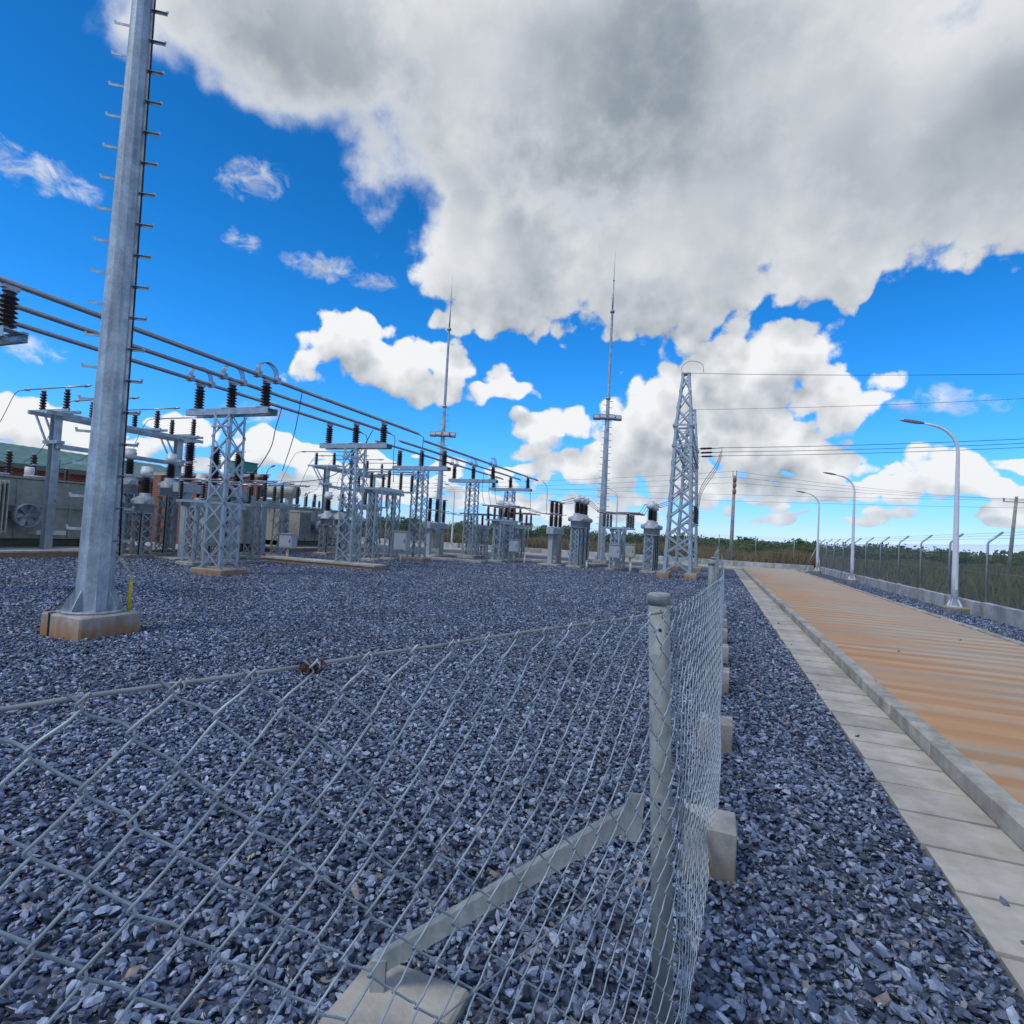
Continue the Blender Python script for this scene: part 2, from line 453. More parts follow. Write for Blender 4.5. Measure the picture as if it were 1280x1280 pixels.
SOIL = simple_shader('field_soil', _veg((0.09, 0.085, 0.035), (0.06, 0.075, 0.03), (0.13, 0.09, 0.05), 0.08), 0.95)
REED = simple_shader('dry_reed_grass', _veg((0.27, 0.18, 0.075), (0.21, 0.15, 0.06), (0.15, 0.14, 0.05), 0.12), 0.8)
GRASSM = simple_shader('tall_green_grass', _veg((0.10, 0.125, 0.04), (0.135, 0.14, 0.05), (0.18, 0.15, 0.065), 0.15), 0.8)
LEAFA = simple_shader('leaf_mid_green', _veg((0.085, 0.15, 0.035), (0.125, 0.18, 0.045), (0.055, 0.10, 0.027), 0.3), 0.7)
LEAFB = simple_shader('leaf_dark_green', _veg((0.06, 0.11, 0.03), (0.09, 0.14, 0.04), (0.042, 0.078, 0.024), 0.3), 0.7)


# ------------------------------------------------------------------ mesh helpers
class MB:
    def __init__(s):
        s.v, s.f, s.sm = [], [], []

    def add(s, vs, fs, smooth=False):
        o = len(s.v)
        s.v += [tuple(x) for x in vs]
        s.f += [tuple(i + o for i in f) for f in fs]
        s.sm += [smooth] * len(fs)
        return s

    def box(s, x0, x1, y0, y1, z0, z1, bev=0.0):
        if bev <= 0:
            vs = [(x0, y0, z0), (x1, y0, z0), (x1, y1, z0), (x0, y1, z0), (x0, y0, z1), (x1, y0, z1), (x1, y1, z1), (x0, y1, z1)]
            return s.add(vs, [(3, 2, 1, 0), (4, 5, 6, 7), (0, 1, 5, 4), (1, 2, 6, 5), (2, 3, 7, 6), (3, 0, 4, 7)])
        b = bev
        ring = lambda i, z: [(x0 + i, y0 + b, z), (x0 + b, y0 + i, z), (x1 - b, y0 + i, z), (x1 - i, y0 + b, z), (x1 - i, y1 - b, z), (x1 - b, y1 - i, z), (x0 + b, y1 - i, z), (x0 + i, y1 - b, z)]
        vs = ring(0, z0) + ring(0, z1 - b)
        top = [(x0 + b, y0 + b, z1), (x0 + b, y0 + b, z1), (x1 - b, y0 + b, z1), (x1 - b, y0 + b, z1), (x1 - b, y1 - b, z1), (x1 - b, y1 - b, z1), (x0 + b, y1 - b, z1), (x0 + b, y1 - b, z1)]
        t4 = [top[0], top[2], top[4], top[6]]
        vs += t4
        fs = [tuple(range(7, -1, -1)), (16, 17, 18, 19)]
        for i in range(8):
            j = (i + 1) % 8
            fs.append((i, j, 8 + j, 8 + i))
        m = [0, 0, 1, 1, 2, 2, 3, 3]
        for i in range(8):
            j = (i + 1) % 8
            if m[i] == m[j]:
                fs.append((8 + i, 8 + j, 16 + m[i]))
            else:
                fs.append((8 + i, 8 + j, 16 + m[j], 16 + m[i]))
        return s.add(vs, fs)

    def bar(s, p, q, w, h=None, roll=None):
        """rectangular bar from p to q"""
        h = h or w
        p, q = Vector(p), Vector(q)
        d = (q - p).normalized()
        ref = Vector(roll) if roll else (Vector((0, 0, 1)) if abs(d.z) < 0.9 else Vector((0, 1, 0)))
        a = d.cross(ref).normalized() * w / 2
        b = a.cross(d).normalized() * h / 2
        vs = [p - a - b, p + a - b, p + a + b, p - a + b, q - a - b, q + a - b, q + a + b, q - a + b]
        return s.add(vs, [(3, 2, 1, 0), (4, 5, 6, 7), (0, 1, 5, 4), (1, 2, 6, 5), (2, 3, 7, 6), (3, 0, 4, 7)])

    def tube(s, pts, r, n=8, cap=True, smooth=True):
        pts = [Vector(p) for p in pts]
        rs = r if isinstance(r, (list, tuple)) else [r] * len(pts)
        k = len(pts)
        t0 = (pts[1] - pts[0]).normalized()
        a = t0.cross(Vector((0, 0, 1)))
        if a.length < 0.01:
            a = Vector((1, 0, 0))
        a.normalize()
        vs = []
        for i, p in enumerate(pts):
            t = (pts[min(i + 1, k - 1)] - pts[max(i - 1, 0)]).normalized()
            a = (a - t * a.dot(t)).normalized()
            b = t.cross(a)
            for j in range(n):
                an = 2 * math.pi * j / n
                vs.append(p + (a * math.cos(an) + b * math.sin(an)) * rs[i])
        fs = []
        for i in range(k - 1):
            for j in range(n):
                jj = (j + 1) % n
                fs.append((i * n + j, i * n + jj, (i + 1) * n + jj, (i + 1) * n + j))
        s.add(vs, fs, smooth)
        if cap:
            o = len(s.v) - k * n
            s.f.append(tuple(o + j for j in range(n - 1, -1, -1)))
            s.f.append(tuple(o + (k - 1) * n + j for j in range(n)))
            s.sm += [False, False]
        return s

    def lathe(s, prof, c=(0, 0, 0), n=16, axis='z', smooth=True):
        vs = []
        for (r, z) in prof:
            for j in range(n):
                an = 2 * math.pi * j / n
                x, y = r * math.cos(an), r * math.sin(an)
                if axis == 'z':
                    vs.append((c[0] + x, c[1] + y, c[2] + z))
                elif axis == 'x':
                    vs.append((c[0] + z, c[1] + x, c[2] + y))
                else:
                    vs.append((c[0] + y, c[1] + z, c[2] + x))
        fs = []
        k = len(prof)
        for i in range(k - 1):
            for j in range(n):
                jj = (j + 1) % n
                fs.append((i * n + j, i * n + jj, (i + 1) * n + jj, (i + 1) * n + j))
        s.add(vs, fs, smooth)
        o = len(s.v) - k * n
        s.f.append(tuple(o + j for j in range(n - 1, -1, -1)))
        s.f.append(tuple(o + (k - 1) * n + j for j in range(n)))
        s.sm += [False, False]
        return s

    def mesh(s, name, m):
        me = bpy.data.meshes.new(name)
        me.from_pydata(s.v, [], s.f)
        me.materials.append(m)
        if any(s.sm):
            me.polygons.foreach_set('use_smooth', s.sm)
        me.update()
        return me

    def build(s, name, m, parent=None, **tags):
        o = bpy.data.objects.new(name, s.mesh(name, m))
        COL.objects.link(o)
        if parent:
            o.parent = parent
        for k, v in tags.items():
            o[k] = v
        return o


def tag(o, label=None, cat=None, group=None, kind=None):
    if label: o['label'] = label
    if cat: o['category'] = cat
    if group: o['group'] = group
    if kind: o['kind'] = kind
    return o


def thing(name, label, cat, loc=(0, 0, 0), rz=0, group=None):
    o = bpy.data.objects.new(name, None)
    o.empty_display_size = 0.2
    COL.objects.link(o)
    o.location = loc
    o.rotation_euler = (0, 0, rz)
    return tag(o, label, cat, group)


def root_struct(name):
    o = bpy.data.objects.new(name, None)
    COL.objects.link(o)
    o['kind'] = 'structure'
    return o


def inst(me, name, parent, loc, scale=(1, 1, 1), rot=(0, 0, 0)):
    o = bpy.data.objects.new(name, me)
    COL.objects.link(o)
    o.parent = parent
    o.location = loc
    o.scale = scale
    o.rotation_euler = rot
    return o


def copy_tree(o, parent=None):
    c = o.copy()
    COL.objects.link(c)
    c.parent = parent
    for ch in list(o.children):
        copy_tree(ch, c)
    return c


CACHE = {}


def insulator_mesh(h, r, sheds):
    k = (round(h, 3), round(r, 3), sheds)
    if k not in CACHE:
        p = [(r * 0.62, 0.0), (r * 0.62, 0.03)]
        z0, z1 = 0.04, h - 0.04
        st = (z1 - z0) / sheds
        for i in range(sheds):
            z = z0 + i * st
            p += [(r * 0.6, z), (r, z + st * 0.30), (r * 0.97, z + st * 0.42), (r * 0.6, z + st * 0.85)]
        p += [(r * 0.62, h - 0.03), (r * 0.62, h)]
        CACHE[k] = MB().lathe(p, n=14).mesh('insulator', INSM)
    return CACHE[k]


def capmesh(r, h):
    k = ('cap', round(r, 3), round(h, 3))
    if k not in CACHE:
        CACHE[k] = MB().lathe([(r, 0), (r, h * 0.8), (r * 0.8, h)], n=12).mesh('cap', GALV)
    return CACHE[k]


def insulator(parent, loc, h, r, sheds, tilt=(0, 0, 0)):
    o = inst(insulator_mesh(h, r, sheds), 'insulator', parent, loc, rot=tilt)
    inst(capmesh(r * 0.75, 0.05), 'cap', o, (0, 0, h))
    return o


def lattice(parent, cx, cy, z0, z1, w0, w1, segs, leg=0.06, br=0.035, m=GALV, wy0=None, wy1=None, joined=False):
    wy0 = wy0 or w0
    wy1 = wy1 or w1
    L = lambda t, sx, sy: Vector((cx + sx * (w0 + (w1 - w0) * t) / 2, cy + sy * (wy0 + (wy1 - wy0) * t) / 2, z0 + (z1 - z0) * t))
    cs = [(-1, -1), (1, -1), (1, 1), (-1, 1)]
    for sx, sy in cs:
        # angle-section leg: two thin flanges
        mb = MB()
        p, q = L(0, sx, sy), L(1, sx, sy)
        mb.bar(p - Vector((sx * leg / 2, 0, 0)), q - Vector((sx * leg / 2, 0, 0)), leg, leg * 0.16, roll=(0, 1, 0))
        mb.bar(p - Vector((0, sy * leg / 2, 0)), q - Vector((0, sy * leg / 2, 0)), leg * 0.16, leg, roll=(0, 1, 0))
        mb.build('leg', m, parent)
    acc = MB()
    for k in range(4):
        a, b = cs[k], cs[(k + 1) % 4]
        nx, ny = (a[0] + b[0]) / 2, (a[1] + b[1]) / 2
        off = Vector((nx, ny, 0)) * 0.012
        for i in range(segs):
            t0, t1 = i / segs, (i + 1) / segs
            for c, d, o2 in ((a, b, off), (b, a, off * 2.2)):
                if not joined:
                    acc = MB()
                acc.bar(L(t0, *c) + o2, L(t1, *d) + o2, br, br * 0.22, roll=(0, 1, 0) if nx == 0 else (1, 0, 0))
                if not joined:
                    acc.build('brace', m, parent)
    if joined:
        o = acc.build('bracing', m, parent)
        o['kind'] = 'stuff'
    return L

# ------------------------------------------------------------------ the setting
YARD_Y1 = 41.0


def sheet(name, x0, x1, y0, y1, z, m, nx=1, ny=1, fn=None):
    vs, fs = [], []
    for j in range(ny + 1):
        for i in range(nx + 1):
            x, y = x0 + (x1 - x0) * i / nx, y0 + (y1 - y0) * j / ny
            vs.append((x, y, z + (fn(x, y) if fn else 0)))
    for j in range(ny):
        for i in range(nx):
            a = j * (nx + 1) + i
            fs.append((a, a + 1, a + nx + 2, a + nx + 1))
    return tag(MB().add(vs, fs, True).build(name, m), kind='structure')


sheet('ground', -1500, 1500, -300, 2600, -0.06, SOIL)
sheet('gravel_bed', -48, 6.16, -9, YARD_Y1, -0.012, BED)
sheet('gravel_verge', 4.86, 6.06, -9, YARD_Y1 - 4.4, 0.07, BED)
# road: a straight run and the cross road at its far end
rv = MB()
rv.box(1.675, 4.76, -9, 40.4, -0.05, 0.105)
tag(rv.build('road', ROADM), kind='structure')
rv = MB()
rv.box(-40, 1.66, 36.6, 40.4, -0.05, 0.06)
tag(rv.build('cross_road', CONC), kind='structure')

kerb = root_struct('kerb')
kr = random.Random(3)
for (xa, xb, y0, y1, dz) in ((1.535, 1.67, -6, 36.4, 0), (4.765, 4.895, -6, 36.6, -0.005)):
    y = y0
    while y < y1:
        ln = 1.0
        dx, dzz = kr.uniform(-.006, .006), kr.uniform(-.006, .006) + dz
        mb = MB().box(xa + dx, xb + dx, y + 0.006, y + ln - 0.006, -0.05, 0.14 + dzz, bev=0.014)
        mb.build('kerb_stone', CONC, kerb)
        y += ln
drain = root_struct('drain_cover')
MB().box(1.07, 1.53, -6, 36.3, -0.075, -0.055).build('drain_channel', TANKD, drain)
y = -3.0
while y < 36.0:
    ln = 0.405
    mb = MB()
    dx, dz, sk = kr.uniform(-.008, .008), kr.uniform(-.0015, .0015), kr.uniform(-.010, .010)
    x0, x1 = 1.055 + dx, 1.528 + dx * .3
    g2 = kr.uniform(.010, .015)
    vs = [(x0, y + g2, -0.05), (x1, y + g2 + sk, -0.05), (x1, y + ln - g2 + sk, -0.05), (x0, y + ln - g2, -0.05)]
    vs += [(a, b, 0.018 + dz) for a, b, _ in vs]
    mb.add(vs, [(3, 2, 1, 0), (4, 5, 6, 7), (0, 1, 5, 4), (1, 2, 6, 5), (2, 3, 7, 6), (3, 0, 4, 7)])
    mb.build('cover_slab', SLABM, drain)
    y += ln

# ------------------------------------------------------------------ loose crushed stone (geometry-node instances)


def stone_points():
    rg = np.random.default_rng(5)
    P, Sc = [], []
    for (ra, rb, a0, a1, dens, smin, smax, zs) in ((0.3, 5.0, -115, 60, 2500, 0.008, 0.0225, 0.020), (5.0, 11.0, -75, 32, 1500, 0.011, 0.0225, 0.02),
                                                   (11.0, 19.0, -70, 30, 760, 0.013, 0.026, 0.018), (19.0, 30.0, -68, 28, 230, 0.018, 0.03, 0.015)):
        area = R(a1 - a0) / 2 * (rb * rb - ra * ra)
        n = int(area * dens)
        r = np.sqrt(rg.uniform(ra * ra, rb * rb, n))
        a = np.radians(rg.uniform(a0, a1, n))
        x, y = r * np.sin(a), r * np.cos(a)
        s = smin + (smax - smin) * rg.random(n) ** 1.6
        z = rg.uniform(-0.012, zs, n)
        yard = (x < 1.045 - s * .6) & (y < 36.4)
        verge = (x > 4.92) & (x < 6.0) & (y < 36.0)
        z = np.where(verge, z + 0.078, z)
        k = yard | verge
        # keep out of the wide concrete bases of the yard
        for (bx0, bx1, by0, by1) in ((-7.56, -6.72, 4.20, 5.04), (-18.6, -10.5, 15.75, 16.6), (-40, -18.8, 6, 30)):
            k &= ~((x > bx0) & (x < bx1) & (y > by0) & (y < by1))
        P.append(np.stack([x, y, z], 1)[k]); Sc.append(s[k])
    # a few strays on the slabs
    P.append(np.array([(1.22, 3.05, .026), (1.19, 2.78, .026), (1.12, 5.2, .026), (1.1, 6.9, .026), (1.14, 9.5, .026), (1.2, 12, .026), (1.3, 14.5, .026), (3.9, 11.4, .112), (2.5, 9.4, .112)]))
    Sc.append(np.array([.02, .018, .013, .015, .014, .02, .02, .02, .018]))
    P, s = np.concatenate(P), np.concatenate(Sc)
    n = len(P)
    rot = np.stack([rg.normal(0, 0.42, n), rg.normal(0, 0.42, n), rg.uniform(0, 6.283, n)], 1)
    scl = s[:, None] * np.stack([rg.uniform(.9, 2.0, n), rg.uniform(.65, 1.15, n), rg.uniform(.35, .85, n)], 1)
    return P, rot, scl, rg.integers(0, 14, n)


def build_gravel():
    P, rot, scl, idx = stone_points()
    me = bpy.data.meshes.new('gravel')
    me.vertices.add(len(P))
    me.vertices.foreach_set('co', P.astype(np.float32).ravel())
    for nm, typ, dat, key in (('rot', 'FLOAT_VECTOR', rot, 'vector'), ('scl', 'FLOAT_VECTOR', scl, 'vector'), ('idx', 'INT', idx, 'value')):
        at = me.attributes.new(nm, typ, 'POINT')
        at.data.foreach_set(key, (dat.astype(np.float32) if typ != 'INT' else dat.astype(np.int32)).ravel())
    o = bpy.data.objects.new('gravel', me)
    COL.objects.link(o)
    t = bpy.data.node_groups.new('gravel_nodes', 'GeometryNodeTree')
    t.interface.new_socket('Geometry', in_out='INPUT', socket_type='NodeSocketGeometry')
    t.interface.new_socket('Geometry', in_out='OUTPUT', socket_type='NodeSocketGeometry')
    gi, go = t.nodes.new('NodeGroupInput'), t.nodes.new('NodeGroupOutput')
    join = t.nodes.new('GeometryNodeJoinGeometry')
    for k in range(14):
        pt = t.nodes.new('GeometryNodePoints')
        pt.inputs['Count'].default_value = 15
        rv_ = t.nodes.new('FunctionNodeRandomValue')
        rv_.data_type = 'FLOAT_VECTOR'
        rv_.inputs[0].default_value = (-1, -1, -1)
        rv_.inputs[1].default_value = (1, 1, 1)
        rv_.inputs['Seed'].default_value = 31 + k
        nv = t.nodes.new('ShaderNodeVectorMath'); nv.operation = 'NORMALIZE'
        t.links.new(rv_.outputs[0], nv.inputs[0])
        t.links.new(nv.outputs[0], pt.inputs['Position'])
        hull = t.nodes.new('GeometryNodeConvexHull')
        t.links.new(pt.outputs[0], hull.inputs[0])
        sm = t.nodes.new('GeometryNodeSetMaterial')
        sm.inputs['Material'].default_value = STONE
        t.links.new(hull.outputs[0], sm.inputs[0])
        gin = t.nodes.new('GeometryNodeGeometryToInstance')
        t.links.new(sm.outputs[0], gin.inputs[0])
        t.links.new(gin.outputs[0], join.inputs[0])
    iop = t.nodes.new('GeometryNodeInstanceOnPoints')
    t.links.new(gi.outputs[0], iop.inputs['Points'])
    t.links.new(join.outputs[0], iop.inputs['Instance'])
    iop.inputs['Pick Instance'].default_value = True

    def attr(nm, typ):
        a = t.nodes.new('GeometryNodeInputNamedAttribute')
        a.data_type = typ
        a.inputs['Name'].default_value = nm
        return a.outputs[0]
    t.links.new(attr('idx', 'INT'), iop.inputs['Instance Index'])
    e2r = t.nodes.new('FunctionNodeEulerToRotation')
    t.links.new(attr('rot', 'FLOAT_VECTOR'), e2r.inputs[0])
    t.links.new(e2r.outputs[0], iop.inputs['Rotation'])
    t.links.new(attr('scl', 'FLOAT_VECTOR'), iop.inputs['Scale'])
    t.links.new(iop.outputs[0], go.inputs[0])
    md = o.modifiers.new('gravel', 'NODES')
    md.node_group = t
    tag(o, 'dark blue grey crushed stone covering the yard', 'gravel', kind='stuff')
    print('stones', len(P))


build_gravel()

# ------------------------------------------------------------------ chain-link fence beside the camera
BASE = [(-1.60, -2.0), (-0.085, 1.735), (0.03, 3.3), (0.055, 5.0), (0.11, 12.6)]
TOP = [(-1.66, -2.05), (-0.150, 1.640), (-0.005, 3.3), (0.03, 5.0), (0.088, 12.6)]
FH = 1.30


def run_point(s_, v):
    """s_: index-based parameter along the run, v: height fraction 0..1"""
    i = min(int(s_), len(BASE) - 2)
    t = s_ - i
    b = Vector((BASE[i][0] * (1 - t) + BASE[i + 1][0] * t, BASE[i][1] * (1 - t) + BASE[i + 1][1] * t, 0.03))
    p = Vector((TOP[i][0] * (1 - t) + TOP[i + 1][0] * t, TOP[i][1] * (1 - t) + TOP[i + 1][1] * t, FH))
    d = Vector((BASE[i + 1][0] - BASE[i][0], BASE[i + 1][1] - BASE[i][1], 0)).normalized()
    nrm = Vector((d.y, -d.x, 0))
    return b.lerp(p, v), nrm


seglen = [math.dist(BASE[i], BASE[i + 1]) for i in range(len(BASE) - 1)]
cum = [0]
for l in seglen:
    cum.append(cum[-1] + l)


def s_of(u):
    for i in range(len(seglen)):
        if u <= cum[i + 1] or i == len(seglen) - 1:
            return i + (u - cum[i]) / seglen[i]


fence = thing('chain_link_fence', 'low galvanised chain-link fence bending at a round post beside the gravel', 'fence')
fr = random.Random(11)
PW, QH = 0.0435, 0.0502          # half diamond width and height
mesh_b = MB()
u = 0.6
wi = 0
rows = 26
while u < cum[-1] - 0.05:
    far = u > cum[1] + 3.0
    vfar = u > cum[1] + 6.5
    r = 0.0020 if not far else 0.0019
    pts = []
    ph = 0.0
    wob = [fr.uniform(-.0035, .0035) for _ in range(rows + 2)]
    for k in range(rows + 1):
        side = (k + wi) % 2
        uu = u + (PW if side else 0.0)
        vv = min(k * QH / FH, 0.996)
        ov = 0.0022 * (1 if side else -1)
        def P(du, dv, dep):
            base, nrm = run_point(s_of(min(max(uu + du + wob[k], 0), cum[-1])), vv + dv / FH)
            bow = 0.006 * math.sin(uu * 3.1 + k * 0.5)
            return base + nrm * (0.036 + dep + bow)
        sg = 1 if side else -1
        # odd links pass in front, even links behind: a flattened helix
        dep = 0.0042
        if vfar:
            pts.append(P(ov, 0, 0))
        elif far:
            pts += [P(ov - sg * .006, -.006, dep * sg), P(ov - sg * .006, .006, -dep * sg)]
        else:
            pts += [P(ov - sg * .012, -.0135, dep * sg), P(ov, -.003, dep * .7 * sg), P(ov, .003, -dep * .7 * sg), P(ov - sg * .012, .0135, -dep * sg)]
    mesh_b.tube(pts, r, 4 if (far or vfar) else 6, cap=False)
    u += PW
    wi += 1
mo = mesh_b.build('chain_link_mesh', WIREM, fence)
mo['kind'] = 'stuff'


def run_rod(name, v, r, u0, u1, dep, parent, m=RODM, sag=0.0):
    pts = []
    n = max(3, int((u1 - u0) / 0.12))
    for i in range(n + 1):
        uu = u0 + (u1 - u0) * i / n
        b, nrm = run_point(s_of(uu), v)
        pts.append(b + nrm * dep + Vector((0, 0, fr.uniform(-.0015, .0015))))
    return MB().tube(pts, r, 8).build(name, m, parent)


run_rod('top_wire', 1.0, 0.0027, 0.3, cum[1] - .01, 0.028, fence)
run_rod('top_wire', 1.0, 0.0024, cum[1] + .02, cum[-1], 0.03, fence)
run_rod('tension_wire', 0.5, 0.0016, 0.3, cum[1], 0.03, fence)
run_rod('tension_wire', 0.5, 0.0016, cum[1], cum[-1], 0.03, fence)
# hooked mesh ends along the top wire: small twisted knuckles
kn = MB()
u = 0.6 + 0.0
while u < cum[1] - 0.03:
    b, nrm = run_point(s_of(u), 1.0)
    d = (run_point(s_of(u + .05), 1.0)[0] - b).normalized()
    c = b + nrm * 0.030 + Vector((0, 0, -0.004))
    pts = [c + d * (0.006 * math.cos(a) + .0012 * a) + Vector((0, 0, .007 * math.sin(a))) + nrm * (0.004 * math.cos(a * 1.0)) for a in [x * 0.7 for x in range(0, 12)]]
    if fr.random() < 0.8:
        kn.tube(pts, 0.0015, 5)
    u += 2 * PW
k_o = kn.build('wire_hooks', WIREM, fence)
k_o['kind'] = 'stuff'
# rusty binding wire
ub = cum[1] - 1.085
rb = MB()
for j in range(5):
    b, nrm = run_point(s_of(ub + j * .004), 1.0)
    pts = []
    for q_ in range(22):
        a = q_ * 0.75
        rr = 0.0055 + fr.uniform(0, .005)
        pts.append(b + nrm * (0.028 + rr * math.cos(a)) + Vector((fr.uniform(-.004, .004), -.012 + q_ * .0011 + fr.uniform(-.004, .004), -.004 + rr * math.sin(a))))
    rb.tube(pts, 0.0012, 5)
rb.build('rusty_tie_wire', RUST, fence, label='clump of rusty binding wire on the top wire')

# corner post, leaning slightly, with cap, bolts and brace
post_base, post_top = Vector((-0.085, 1.742, -0.05)), Vector((-0.150, 1.665, 1.345))
ax = (post_top - post_base).normalized()
po = MB().tube([post_base, post_top - ax * .002], 0.0305, 24).build('post', POSTM, fence)
MB().tube([post_top - ax * .028, post_top - ax * .004, post_top, post_top + ax * .003], [.0322, .0326, .0318, .028], 24).build('cap', POSTM, po)
hm = BLACK
for z_, an in ((1.296, -0.35), (0.98, -0.6), (0.80, -0.55), (0.70, -0.5)):
    c = post_base + ax * (z_ / ax.z)
    dr = Vector((math.sin(an + .5), -math.cos(an + .5), 0))
    MB().tube([c + dr * 0.029, c + dr * 0.0312], 0.0048, 12).build('bolt_hole', hm, po)
for z_ in (1.29, 0.79):
    c = post_base + ax * (z_ / ax.z)
    MB().tube([c + Vector((-.02, -.02, 0)), c + Vector((.040, -.018, -.002))], 0.005, 8).build('bolt', POSTM, po)
# brace: a folded steel angle from the post down to its own block
b_hi, b_lo = Vector((-0.195, 1.668, 0.70)), Vector((-0.945, 1.56, 0.115))
bd = (b_hi - b_lo).normalized()
br = MB()
side = Vector((0, 0, 1)) - bd * bd.z
side.normalize()
nb = bd.cross(side)
for (w_, h_, off) in ((0.052, 0.005, Vector((0, 0, 0))),):
    br.bar(b_lo, b_hi, 0.005, 0.048, roll=side)
br.bar(b_lo + side * .022 - nb * .02, b_hi + side * .022 - nb * .02, 0.04, 0.005, roll=side)
br.build('brace', POSTM, fence)
MB().bar((-0.200, 1.664, 0.63), (-0.191, 1.668, 0.765), 0.055, 0.006, roll=(0.4, -1, 0)).build('brace_plate', POSTM, fence)
MB().bar((-0.945, 1.562, 0.0), (-0.945, 1.562, 0.14), 0.045, 0.03, roll=(0.4, -1, 0)).build('brace_foot', POSTM, fence)
MB().box(-0.18, 0.18, -0.155, 0.155, -0.1, 0.045, bev=0.010).build('footing', CONC, fence).location = (-0.86, 1.53, 0)
# line posts and their blocks
for i, (px, py) in enumerate(((0.02, 2.80), (0.045, 4.42), (0.055, 6.13), (0.07, 7.56), (0.08, 8.95), (0.09, 10.2), (0.10, 11.4), (0.11, 12.6))):
    f = MB().box(-0.11, 0.115 + .004 * i, -0.10, 0.12, -0.1, 0.215 + fr.uniform(-.01, .012), bev=0.005).build('footing', FOOTG, fence)
    f.location = (px, py, 0)
    f.rotation_euler = (0, 0, fr.uniform(-.06, .06))
    if i == 0:
        MB().bar((0.0, 2.76, 0.2), (-0.12, 1.75, 0.72), 0.005, 0.05).build('brace', POSTM, fence)
    else:
        tb, tt = Vector((px - .02, py, 0)), Vector((px - .07, py, 1.36 if i < 7 else 1.42))
        pp = MB().tube([tb, tt], 0.024, 12).build('post', POSTM, fence)
        MB().tube([tt - Vector((0, 0, .02)), tt + Vector((0, 0, .003))], 0.0265, 12).build('cap', POSTM, pp)

# ------------------------------------------------------------------ lightning masts


